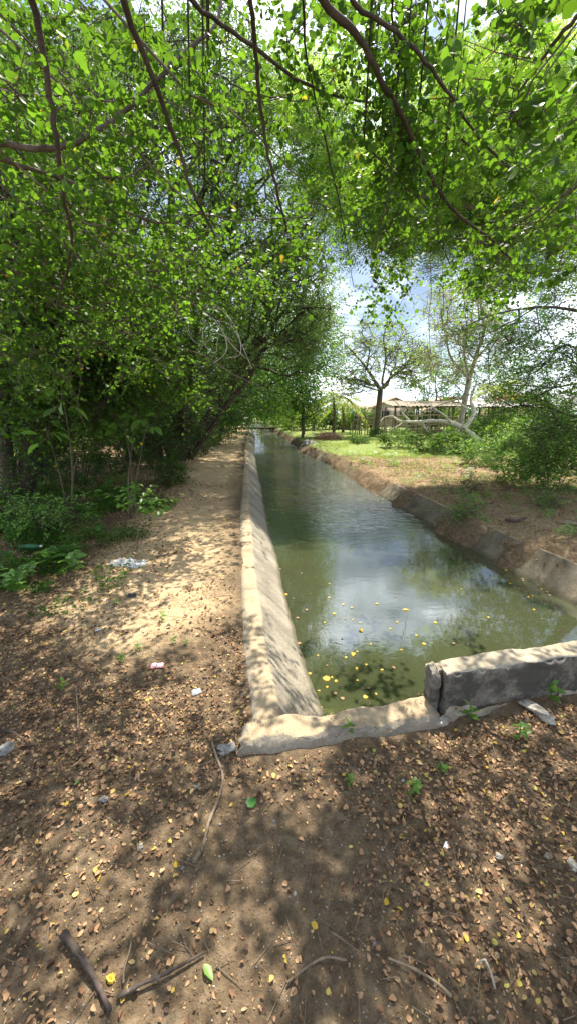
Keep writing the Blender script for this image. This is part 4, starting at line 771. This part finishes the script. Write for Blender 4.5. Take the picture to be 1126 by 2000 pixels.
# ground cover mat at the left
n = 60000; y = rng.uniform(2.8, 7.5, n); x = LB(y)-1.25-rng.beta(1.3, 1.4, n)*3.4; k = (fbm(x, y, .5, 3, 15) > -.2+.25*np.clip((LB(y)-x-2.2)*-1, -1, 1))&(x < LB(y)-1.35-.35*fbm(x, y, .4, 3, 8)); x, y = x[k], y[k]; n = len(x)
mb = MB(); hgt = rng.uniform(.01, .14, n)*(1+fbm(x, y, .4, 2, 3)); leaves(mb, DIAM, np.stack([x, y, ground_z(x, y)+hgt], -1), rdir(n, .2, .4), rdir(n, 1.), .034*rng.uniform(.6, 1.3, n))
prisms(mb, np.stack([x, y, ground_z(x, y)], -1)[::6], np.stack([x, y, ground_z(x, y)+hgt], -1)[::6], .001, .0008)
tag(mb.build('ground_cover', M['mid_leaf']), 'low tangle of small leaved creeping weeds along the left edge', 'ground cover', None, 'stuff')
# ------------------------------------------------------------------ fallen leaves, gravel
def inc(x, y, pad=.0): return (x > LB(y)-.17+pad) & (x < RB(y)+.02) & (y > 1.50+.18*np.clip(x, -4, 4))
def scatter(n, xr, yr, dens, sz, name, m, tpl, label, cat, lift=.004, tilt=.5, group=None, zf=None):
    x = rng.uniform(*xr, n); y = rng.uniform(*yr, n); k = rng.uniform(0, 1, n) < dens(x, y); x, y = x[k], y[k]; n = len(x); mb = MB()
    N_ = np.stack([rng.normal(size=n)*tilt, rng.normal(size=n)*tilt, np.ones(n)], -1); leaves(mb, tpl, np.stack([x, y, (zf or ground_z)(x, y)+lift-.003+rng.uniform(0, .009, n)], -1), rdir(n, 0, .2), N_, sz*(.4+.95*rng.beta(1.7, 2.2, n)), .4); return tag(mb.build(name, m), label, cat, group, 'stuff')
def dens_near(x, y):
    d = .42+.38*fbm(x, y, .55, 4, 31)+.35*np.clip((-x-.1)/.8, 0, 1)*np.clip((2.4-y)/.5, 0, 1)+.55*np.clip((x-.1)/.9, 0, 1)+.3*np.clip(y-1.05, 0, .6)-.30*np.exp(-((x-.02)/.3)**2-((y-.95)/.4)**2)
    d = d-.9*np.clip(1-np.abs(x-LB(y)+.75)/.65, 0, 1)*np.clip((y-1.75)/.6, 0, 1)
    return np.clip(d, .03, 1)*(~inc(x, y))*.9
scatter(48000, (-2.2, 2.4), (.35, 2.6), dens_near, .0205, 'leaf_litter', M['litter'], DRY, 'carpet of small dry brown and tan leaves on the near ground', 'leaf litter')
def dens_left(x, y): return np.clip(.5+.5*fbm(x, y, .7, 3, 41)+.5*np.clip((LB(y)-1.2-x)/.5, -1, 1), .02, 1)*(x < LB(y)-.2)
scatter(34000, (-5.5, -.2), (2.5, 9), dens_left, .03, 'leaf_litter', M['litter'], DRY, 'dry leaves scattered along the left footpath edge', 'leaf litter')
scatter(30000, (2.0, 7.5), (1.9, 12.5), lambda x, y: np.clip(.55+.7*fbm(x, y, .6, 3, 51), .05, 1)*(x > RB(y)-.12), .034, 'leaf_litter', M['litter'], DRY, 'dry brown leaves covering the right bank', 'leaf litter')
scatter(60000, (-2.2, 2.4), (.35, 3.2), lambda x, y: np.clip(dens_near(x, y)+.25, 0, 1)*(~inc(x, y)), .0085, 'leaf_crumbs', M['litter'], DIAM, 'crumbled fragments of dry leaf ground into the near earth', 'leaf litter', .003)
scatter(2500, (-.6, 1.), (1.5, 2.0), lambda x, y: (fbm(x, y, .12, 3, 9) > .0)*1.*(y < 1.72+.18*x), .009, 'leaf_crumbs', M['litter'], DIAM, 'leaf crumbs and grit on the top of the sill', 'leaf litter', .003, zf=lambda x, y: 0*x+.05)
def straws(n, xr, yr, dens, ln, label):
    x = rng.uniform(*xr, n); y = rng.uniform(*yr, n); k = rng.uniform(0, 1, n) < dens(x, y); x, y = x[k], y[k]; n = len(x); z = ground_z(x, y)+.006; P = np.stack([x, y, z], -1); a = rng.uniform(0, 6.28, n); l = ln*rng.uniform(.3, 1.4, n)
    Q = P+np.stack([np.cos(a)*l, np.sin(a)*l, rng.normal(size=n)*.006+.004], -1); mb = MB(); prisms(mb, P, Q, .0016, .001); tag(mb.build('straw_litter', M['stick']), label, 'twig litter', None, 'stuff')
straws(1500, (-2.2, 2.4), (.35, 2.6), lambda x, y: (~inc(x, y))*.9, .08, 'fine broken twigs and stems among the near fallen leaves')
straws(9000, (2.0, 8), (2.2, 12), lambda x, y: (x > RB(y)-.1)*1., .16, 'fine dry stems strewn over the right bank')
straws(2500, (-4.5, -.4), (2.6, 9), lambda x, y: (x < LB(y)-.3)*1., .12, 'fine dry stems strewn along the footpath edge')
# gravel
n = 9000; x = rng.uniform(-2, 2.3, n); y = .35+rng.beta(1.2, 1.3, n)*4.6; k = ~inc(x, y) & (x < LB(y)+30); x, y = x[k], y[k]; n = len(x)
OCT = (np.array([[1, 0, 0], [-1, 0, 0], [0, 1, 0], [0, -1, 0], [0, 0, .7], [0, 0, -.5], [.6, .6, .3], [-.6, .55, .3]]), np.array([[0, 6, 4], [6, 2, 4], [2, 7, 4], [7, 1, 4], [1, 3, 4], [3, 0, 4], [0, 3, 5], [3, 1, 5], [1, 2, 5], [2, 0, 5], [0, 2, 6], [2, 1, 7]]))
mb = MB(); leaves(mb, OCT, np.stack([x, y, ground_z(x, y)+.001], -1), rdir(n, 0, .2), rdir(n, 2.), rng.uniform(.0012, .0045, n)+.006*(rng.uniform(0, 1, n) > .985))
m, nt, out = mat('pebble_grey'); g = nt.nodes.new('ShaderNodeNewGeometry'); principled(nt, out, ramp(nt, g.outputs['Random Per Island'], [(0, (.1, .085, .07)), (.6, (.26, .23, .2)), (.93, (.38, .35, .31)), (1, (.55, .53, .5))]), .8); M['pebble'] = m
tag(mb.build('gravel', m), 'fine gravel and grit scattered on the bare earth', 'gravel', None, 'stuff')
# single bright leaves
def leafobj(name, p, sz, m, label, cat, group=None, tpl=ROUND, lift=.012, tilt=.2, yaw=None):
    mb = MB(); a = rng.uniform(0, 6.28) if yaw is None else yaw; N_ = np.array([[rng.normal()*tilt, rng.normal()*tilt, 1.]]); P = np.array([[p[0], p[1], p[2]+lift]]); leaves(mb, tpl, P, np.array([[math.cos(a), math.sin(a), 0]]), N_, np.array([sz])); o = mb.build(name, m); me = o.data
    c = np.array([p[0], p[1], p[2]+lift]); v = np.zeros(len(me.vertices)*3); me.vertices.foreach_get('co', v); v = v.reshape(-1, 3)-c; me.vertices.foreach_set('co', v.ravel()); o.location = c; me.update(); return tag(o, label, cat, group)
def onground(px, py): p = A(px, py, z=0.); return np.array([p[0], p[1], gz(p[0], p[1])])
leafobj('fallen_leaf', onground(493, 1560), .045, M['dark_green_leaf'], 'single dark green round leaf on bare soil right of the long stick', 'fallen leaf')
leafobj('fallen_leaf', onground(398, 1888), .048, M['green_leaf'], 'large light green leaf on the soil near the bottom left', 'fallen leaf', None, OVAL)
leafobj('fallen_leaf', onground(147, 1547), .032, M['green_leaf'], 'curled light green leaf among tan litter at the left', 'fallen leaf', None, OVAL)
for px, py in [(130, 1588), (256, 1506), (347, 1697), (213, 1918), (226, 1922), (237, 1966), (194, 1730), (244, 1562), (851, 1646), (1060, 1560), (912, 1842), (620, 1822), (750, 1772), (785, 1785), (450, 1576), (75, 1494), (970, 1459)]:
    leafobj('fallen_leaf', onground(px, py), rng.uniform(.018, .03), M['yellow_leaf'], 'bright yellow leaf lying on the near leaf litter', 'fallen leaf', 'bright yellow leaves on the near ground', DRY, .006, .4)
# floating leaves
fl = [(641, 1330), (640, 1341), (645, 1322), (798, 1192), (702, 1229), (690, 1275), (677, 1284), (700, 1217), (770, 1307), (715, 1300), (722, 1257), (776, 1217), (716, 1360), (664, 1247), (683, 1187), (738, 1180), (694, 1273), (618, 1280), (650, 1200), (773, 1166), (742, 1310), (604, 1318), (690, 1210), (667, 1182), (823, 1257), (886, 1256), (1037, 1164), (1044, 1192), (1055, 1209), (1032, 1166), (997, 1140), (560, 1215), (563, 1228), (566, 1240), (559, 1205), (572, 1262), (579, 1275), (639, 1168), (722, 1345), (667, 1362), (735, 1358), (625, 1350), (658, 1330), (640, 1300), (634, 1215), (597, 1190), (604, 1160), (812, 1240), (850, 1215), (700, 1330), (676, 1210), (590, 1120), (640, 1140), (900, 1150), (950, 1205), (780, 1270), (696, 1304), (650, 1356), (574, 1170), (760, 1230)]
for i, (px, py) in enumerate(fl):
    p = A(px, py, z=WZ); big = i in (0, 3, 4, 5)
    leafobj('floating_leaf', p, .075 if i == 3 else (.055 if big else rng.uniform(.018, .034)), M['yellow_leaf'] if rng.random() < .75 or big else M['litter'], 'pointed yellow leaf, the largest afloat in the middle of the canal' if i == 3 else 'small yellow leaf floating on the green water', 'floating leaf', 'yellow leaves floating on the canal', (DRY if i % 3 else ROUND) if i != 3 else OVAL, .004, .03)
for i in range(46):
    y = rng.uniform(2.2, 9); s_ = rng.random() < .5; x = (LB(y)+.305+abs(rng.normal())*.03) if s_ else (RW(y)-.02-abs(rng.normal())*.06)
    leafobj('floating_leaf', (x, y, WZ), rng.uniform(.018, .035), M['yellow_leaf'] if rng.random() < .5 else M['litter'], 'small leaf drifted against the concrete at the water edge', 'floating leaf', 'leaves drifted to the canal edges', ROUND, .004, .03)
# sticks
def stick(pts, r0, r1, label, m, z=.012, forks=()):
    P = np.array([onground(a, b)+[0, 0, z+zz] for a, b, zz in pts]); o = P.mean(0); o[2] = P[:, 2].min(); t = empty('stick', o, label, 'stick'); mb = MB(); Q = smooth_path(P, 5); tube(mb, Q, np.linspace(r0, r1, len(Q))*(1+.15*rng.normal(size=len(Q))), 7, .1)
    for i, e in forks: F = onground(*e)+[0, 0, z+.01]; tube(mb, smooth_path([P[i], (P[i]+F)/2+[0, 0, .008], F], 3), np.linspace(r1*1.1, r1*.5, 7), 5, .1)
    mb.build('wood', m, t, True)
stick([(414, 1452, .0), (422, 1482, .01), (435, 1515, .015), (428, 1560, .01), (408, 1612, .0), (398, 1655, .0), (380, 1690, .005)], .0045, .0075, 'long curved bare stick lying below the grey stone', M['stick'], forks=((5, (396, 1672)),))
stick([(128, 1842, .01), (150, 1870, .01), (175, 1905, .01), (196, 1940, .0), (218, 1985, .0)], .011, .006, 'thick rotten branch piece lying at the bottom left', M['stick_dark'], forks=((1, (175, 1892)),))
stick([(232, 1958, .0), (275, 1935, .005), (330, 1908, .005), (400, 1866, .0)], .007, .0035, 'dark half buried stick beside the rotten branch', M['stick_dark'])
stick([(756, 1880, .0), (800, 1900, .004), (845, 1925, .004), (880, 1952, .0)], .003, .0045, 'thin brown stick on the soil at the bottom right', M['stick'])
stick([(560, 1925, .0), (600, 1895, .004), (635, 1885, .003), (675, 1888, .0)], .0035, .003, 'thin pale stick at the bottom middle', M['stick'])
stick([(945, 1880, .005), (955, 1905, .01), (965, 1935, .0)], .004, .003, 'forked whitish twig near the bottom right', M['white_stone'], forks=((0, (925, 1895)),))
stick([(260, 1825, .0), (257, 1860, .004), (245, 1905, .003), (243, 1930, .0)], .002, .0025, 'thin upright twig left of the yellow leaves', M['stick'])
stick([(645, 1830, .0), (670, 1850, .004), (700, 1870, .0)], .0022, .002, 'short thin twig among leaves right of centre', M['stick'])
stick([(155, 1440, .0), (156, 1412, .05), (156, 1382, .11)], .0025, .0015, 'thin dead stem standing upright in the litter at the left', M['stick'])
stick([(0, 1435, .0), (30, 1445, .01), (62, 1470, .0)], .006, .004, 'dark stick in the litter at the left edge', M['stick_dark'])
stick([(1090, 1030, .02), (1105, 1032, .03), (1140, 1030, .02)], .035, .03, 'weathered log on the right bank at the picture edge', M['stick'])
stick([(985, 1022, .03), (1005, 1026, .04), (1025, 1024, .02)], .025, .015, 'short dark log lying just above the rim of the right lining', M['stick_dark'])
stick([(915, 1000, .05), (935, 1000, .09), (960, 995, .05)], .014, .01, 'crooked dark branch beside the leafy weed on the right bank', M['stick_dark'], forks=((1, (945, 985)),))
# stones
def rock(p, s, label, m, name='stone', seed=0, rot=0.):
    n1, n2 = 16, 26; mb = MB(); ph = np.linspace(0, math.pi, n1)[:, None]; th = np.linspace(0, 2*math.pi, n2, endpoint=False)[None]; V = np.stack([np.sin(ph)*np.cos(th), np.sin(ph)*np.sin(th), np.cos(ph)*np.ones_like(th)], -1)
    V = np.sign(V)*np.abs(V)**.75; r = 1+.42*fbm(V[..., 0]+seed, V[..., 1]+V[..., 2]*1.3, .7, 4, seed); V = V*r[..., None]*np.array(s); c_, s_ = math.cos(rot), math.sin(rot); V = np.stack([V[..., 0]*c_-V[..., 1]*s_, V[..., 0]*s_+V[..., 1]*c_, V[..., 2]], -1)
    mb.add(V.reshape(-1, 3), grid_faces(n1, n2, True)); o = mb.build(name, m, None, True); o.location = [float(q) for q in p]; return tag(o, label, 'stone')
rock(onground(441, 1466)+[0, 0, .012], (.036, .028, .018), 'rounded grey stone beside the left end of the sill', M['stone'], seed=3, rot=.4)
rock(onground(1044, 1404)+[0, 0, .02], (.028, .075, .022), 'long whitish broken block of rubble in the leaves before the parapet', M['white_stone'], 'rubble_block', 7, .5)
rock(onground(862, 1412)+[0, 0, .015], (.045, .02, .016), 'whitish rubble lump in the gap between sill and parapet', M['white_stone'], 'rubble_block', 11, .5)
rock(onground(905, 1392)+[0, 0, .008], (.07, .03, .02), 'flat rubble piece against the parapet footing', M['white_stone'], 'rubble_block', 15, .2)
rock(onground(384, 1540)+[0, 0, .006], (.012, .011, .007), 'small mossy pale stone above the long stick', M['white_stone'], seed=17)
rock(onground(205, 1572)+[0, 0, .008], (.014, .011, .008), 'small dark bluish stone in the left litter', M['stone'], seed=19)
rock(onground(274, 1658)+[0, 0, .006], (.010, .009, .007), 'small pale stone in the thick of the left litter', M['white_stone'], seed=23)
rock(onground(12, 1475)+[0, 0, .012], (.028, .03, .02), 'grey stone at the left edge of the picture', M['stone'], seed=29)
rock(onground(1115, 1690)+[0, 0, .006], (.014, .02, .009), 'chalky white clod at the right edge of the picture', M['white_stone'], seed=31)
rock(onground(1068, 1672)+[0, 0, .006], (.012, .009, .007), 'chalky white clod left of the edge one', M['white_stone'], seed=37)
rock(onground(973, 1675)+[0, 0, .006], (.012, .01, .008), 'pinkish pebble in the right litter', M['white_stone'], seed=41)
p = A(606, 872, z=-.1); rock((p[0], p[1], -.12), (.5, .45, .25), 'dark broken slab at the right water edge below the grass', M['stone'], 'rubble_block', 43)
# litter
m, nt, out = mat('clear_plastic_film'); g1 = nt.nodes.new('ShaderNodeBsdfGlossy'); g1.inputs['Roughness'].default_value = .18; tb = nt.nodes.new('ShaderNodeBsdfTransparent'); tb.inputs[0].default_value = (.88, .9, .92, 1); d1 = nt.nodes.new('ShaderNodeBsdfDiffuse'); d1.inputs[0].default_value = (.75, .78, .8, 1)
a1 = nt.nodes.new('ShaderNodeMixShader'); a1.inputs[0].default_value = .35; nt.links.new(d1.outputs[0], a1.inputs[1]); nt.links.new(g1.outputs[0], a1.inputs[2]); a2 = nt.nodes.new('ShaderNodeMixShader'); nt.links.new(ramp(nt, noise(nt, 22, 4, .6), [(.35, .22), (.7, .6)]), a2.inputs[0]); nt.links.new(tb.outputs[0], a2.inputs[1]); nt.links.new(a1.outputs[0], a2.inputs[2]); nt.links.new(a2.outputs[0], out.inputs[0]); M['film'] = m
def crumple(c, w, d, h, rz, m, name, label, cat, seed=1, n=22, sc=.1):
    u, v = np.meshgrid(np.linspace(-1, 1, n), np.linspace(-1, 1, n)); e = 1-np.maximum(np.abs(u), np.abs(v))**4; q = 1+.12*fbm(u*3, v*3, 1.2, 2, seed+2)
    top = h*(.35+.65*np.abs(fbm(u*w, v*d, sc, 4, seed)))*e; x, y = u*w/2*q, v*d/2*q; c_, s_ = math.cos(rz), math.sin(rz); mb = MB()
    for z, f in ((top, 1), (top*.12, -1)):
        V = np.stack([x*c_-y*s_, x*s_+y*c_, z], -1).reshape(-1, 3); F = grid_faces(n, n); mb.add(V, F if f > 0 else F[:, ::-1])
    o = mb.build(name, m, None, False); o.location = [float(q) for q in c]; return tag(o, label, cat)
crumple(onground(251, 1103)+[0, 0, .01], .36, .17, .07, -.25, M['film'], 'plastic_bag', 'crumpled clear plastic bag lying at the path edge below the sapling', 'plastic bag', 5)
M['green_film'] = flat('green_plastic', (.05, .18, .09), .25, .6, (.1, .5, .2), .4)
# green bottle
p = onground(60, 1080)+[0, 0, .05]; t = empty('plastic_bottle', p, 'green plastic bottle lying among the weeds at the left edge', 'bottle'); mb = MB(); Pb = p+np.array([[-.11, -.02, 0], [-.1, -.018, 0], [.02, .0, 0], [.07, .01, .0], [.1, .015, .0], [.115, .018, 0]]); tube(mb, Pb, [.02, .033, .034, .03, .013, .012], 12); mb.build('body', M['green_film'], t, True)
mb = MB(); tube(mb, [Pb[-1], Pb[-1]+[.018, .003, 0]], .015, 10); mb.build('cap', flat('white_cap', (.7, .7, .68)), t, True)
# red and white wrapper
m, nt, out = mat('red_white_wrapper'); tc = nt.nodes.new('ShaderNodeTexCoord'); sx = nt.nodes.new('ShaderNodeSeparateXYZ'); nt.links.new(tc.outputs['Generated'], sx.inputs[0])
cc = ramp(nt, math_(nt, 'ADD', sx.outputs[0], math_(nt, 'MULTIPLY', math_(nt, 'SUBTRACT', noise(nt, 30, 3), .5), .3)), [(.0, (.6, .04, .06)), (.14, (.85, .72, .72)), (.42, (.85, .75, .75)), (.5, (.2, .05, .1)), (.56, (.86, .76, .78)), (.82, (.85, .7, .7)), (.9, (.65, .05, .08))], 'EASE')
c2 = mixc(nt, ramp(nt, sx.outputs[1], [(.0, 1.), (.3, .0), (.72, 0.), (.95, 1.)]), cc, (.6, .05, .08)); principled(nt, out, c2, .35, None, .5)
crumple(onground(308, 1308)+[0, 0, .008], .085, .045, .02, .12, m, 'crushed_carton', 'flattened red and white drink carton on the leaf litter', 'carton', 9, 18, .03)
M['black_film'] = flat('black_plastic', (.02, .022, .04), .35); crumple(onground(258, 1163)+[0, 0, .008], .07, .05, .03, .3, M['black_film'], 'plastic_scrap', 'small black plastic scrap on the ground between bag and carton', 'scrap', 13, 12, .03)
M['white_film'] = flat('white_plastic', (.75, .76, .78), .4); crumple(onground(192, 1233)+[0, 0, .008], .02, .05, .01, -.5, M['white_film'], 'plastic_scrap', 'tiny white plastic piece on the litter left of the carton', 'scrap', 17, 8, .02)
crumple(onground(384, 1355)+[0, 0, .008], .055, .045, .015, .5, M['film'], 'plastic_cup_lid', 'clear squashed plastic cup lid near the left end of the sill', 'lid', 21, 12, .03)
crumple(onground(120, 985)+[0, 0, .02], .3, .2, .1, .2, M['black_film'], 'plastic_bag', 'black plastic bag dumped in the shade of the left thicket', 'plastic bag', 25, 16, .08)
crumple(onground(870, 1652)+[0, 0, .008], .03, .014, .01, .9, M['white_film'], 'plastic_scrap', 'tiny white scrap on the litter at the right', 'scrap', 29, 8, .02)
# culvert at the canal end
t = empty('culvert', (-2.2, 37.5, 0), 'low concrete culvert crossing the far end of the canal', 'culvert'); mb = MB(); box(mb, (-2.3, 37.9, .0), (5.2, 1.1, .16), 0, .03); mb.build('deck', M['bark_dark'], t)
for s in (-1, 1): mb = MB(); box(mb, (-2.3+s*2.3, 37.9, -.5), (.35, 1.0, .8)); mb.build('pier', M['concrete_wet'], t)
for i, x in enumerate([-1.1, -.2, .8]):
    mb = MB(); p = A(563, 800, Y=33); xx = .2+i*.9; y = 31+i*1.2; tube(mb, smooth_path([[xx, y, -.1], [xx+.03, y, .7], [xx, y, 1.35+.1*i]], 3), .06, 7, .1); tag(mb.build('wooden_post', M['bark_pale'], None, True), ['pale post at the waterside near the far bend', 'second leaning post right of the far bend', 'third short post behind the round tree'][i], 'post')
# hanging dead branch of the big tree
t = empty('dead_branch', A(375, 590, Y=6.5), 'bleached tangle of bare twigs caught in front of the big dark tree', 'dead branch'); mb = MB()
jit_ = {}; done_ = []
def dtw(P, r, Y=6.5):
    Q = pix([(x, y, Y+jit_.setdefault((x, y), rng.uniform(-.12, .12))) for x, y in P])
    if done_: D_ = np.concatenate(done_); Q[0] = D_[np.argmin(np.linalg.norm(D_-Q[0], axis=1))]
    Q = smooth_path(Q, 4); done_.append(Q); tube(mb, Q, np.linspace(r, r*.4, len(Q)), 5)
for P in [[(345, 572), (385, 555), (402, 535), (400, 505)], [(340, 580), (365, 585), (385, 600), (420, 625), (455, 640), (492, 720)], [(365, 585), (360, 630), (378, 665), (400, 672), (415, 650)], [(380, 600), (395, 640), (398, 670), (420, 690), (425, 660)], [(385, 600), (430, 605), (460, 640), (470, 690), (440, 700)], [(420, 625), (440, 660), (440, 690), (405, 715), (380, 712)], [(350, 600), (340, 640), (350, 668), (335, 668)], [(430, 640), (450, 670), (480, 700)], [(300, 632), (330, 632), (345, 620), (365, 585)], [(365, 585), (372, 610), (368, 640), (375, 655)], [(400, 610), (425, 650), (455, 665)], [(390, 600), (410, 590), (440, 612), (455, 640)]]: dtw(P, .011)
mb.build('twigs', M['dead_wood'], t, True)
# trailing vines by the canal opening
for i, (px, y0, y1, Y) in enumerate([(838, 545, 690, 8.6), (630, 430, 590, 9.4), (862, 570, 640, 8.9)]):
    P = pix([(px, y0-60, Y), (px+3, y0+30, Y), (px-2, (y0+y1)/2, Y), (px+1, y1, Y)]); mb = MB(); tube(mb, smooth_path(P, 5), .007, 4); o = mb.build('hanging_vine', M['bark'], None, True); tag(o, ['thin vine hanging straight down in the sky gap', 'thin vine hanging over the canal from the big tree', 'shorter thin vine right of the longest one'][i], 'vine')
# ------------------------------------------------------------------ sky, sun, camera
SUN_EL, SUN_AZ = 62., 12.   # azimuth measured from +Y toward +X
w = bpy.data.worlds.new('World'); bpy.context.scene.world = w; w.use_nodes = True; nt = w.node_tree; nt.nodes.clear(); out = nt.nodes.new('ShaderNodeOutputWorld'); bg = nt.nodes.new('ShaderNodeBackground'); bg.inputs[1].default_value = .055
sk = nt.nodes.new('ShaderNodeTexSky'); sk.sky_type = 'NISHITA'; sk.sun_disc = False; sk.sun_elevation = R(SUN_EL); sk.sun_rotation = R(SUN_AZ); sk.air_density = 1.; sk.dust_density = 1.
tc = nt.nodes.new('ShaderNodeTexCoord'); mp = nt.nodes.new('ShaderNodeMapping'); mp.inputs['Scale'].default_value = (1, 1, 1.8); mp.inputs['Location'].default_value = (.3, .1, .2); nt.links.new(tc.outputs['Generated'], mp.inputs['Vector'])
cm = ramp(nt, noise(nt, 2.2, 7, .6, mp.outputs[0], .3), [(.38, 0.), (.50, 1.)])
cl = ramp(nt, noise(nt, 3.6, 5, .55, mp.outputs[0]), [(.40, (5, 6.4, 9)), (.54, (16, 18, 21)), (.68, (34, 34, 34))])
sz = nt.nodes.new('ShaderNodeSeparateXYZ'); nt.links.new(tc.outputs['Generated'], sz.inputs[0])
cm = math_(nt, 'MULTIPLY', cm, ramp(nt, sz.outputs[2], [(.6, 1.), (.85, .3)]))
nt.links.new(mixc(nt, cm, sk.outputs[0], cl), bg.inputs[0]); nt.links.new(bg.outputs[0], out.inputs[0])
sl = bpy.data.lights.new('sun', 'SUN'); sl.energy = 5.; sl.angle = R(.53); sl.color = (1, .93, .80); so = bpy.data.objects.new('sun', sl); C.objects.link(so)
el, az = R(SUN_EL), R(SUN_AZ); d = Vector((math.sin(az)*math.cos(el), math.cos(az)*math.cos(el), math.sin(el))); so.rotation_euler = d.to_track_quat('Z', 'Y').to_euler(); so.location = (5, 10, 30)
cam = bpy.data.cameras.new('camera'); co = bpy.data.objects.new('camera', cam); C.objects.link(co); co.location = (0, 0, H); co.rotation_euler = (math.pi/2-TH, 0, 0)
cam.sensor_fit = 'VERTICAL'; cam.sensor_height = 24; cam.lens = 24*753/2000; cam.clip_start = .02; cam.clip_end = 2000
sc = bpy.context.scene; sc.camera = co; sc.render.engine = 'CYCLES'
sc.view_settings.view_transform = 'Standard'; sc.view_settings.look = 'None'; sc.view_settings.exposure = 1.3; sc.view_settings.gamma = 1
cy = sc.cycles; cy.max_bounces = 7; cy.diffuse_bounces = 3; cy.glossy_bounces = 2; cy.transmission_bounces = 4; cy.transparent_max_bounces = 8; cy.caustics_reflective = False; cy.caustics_refractive = False
print('objects', len(bpy.data.objects), 'polys', sum(len(m_.polygons) for m_ in bpy.data.meshes))
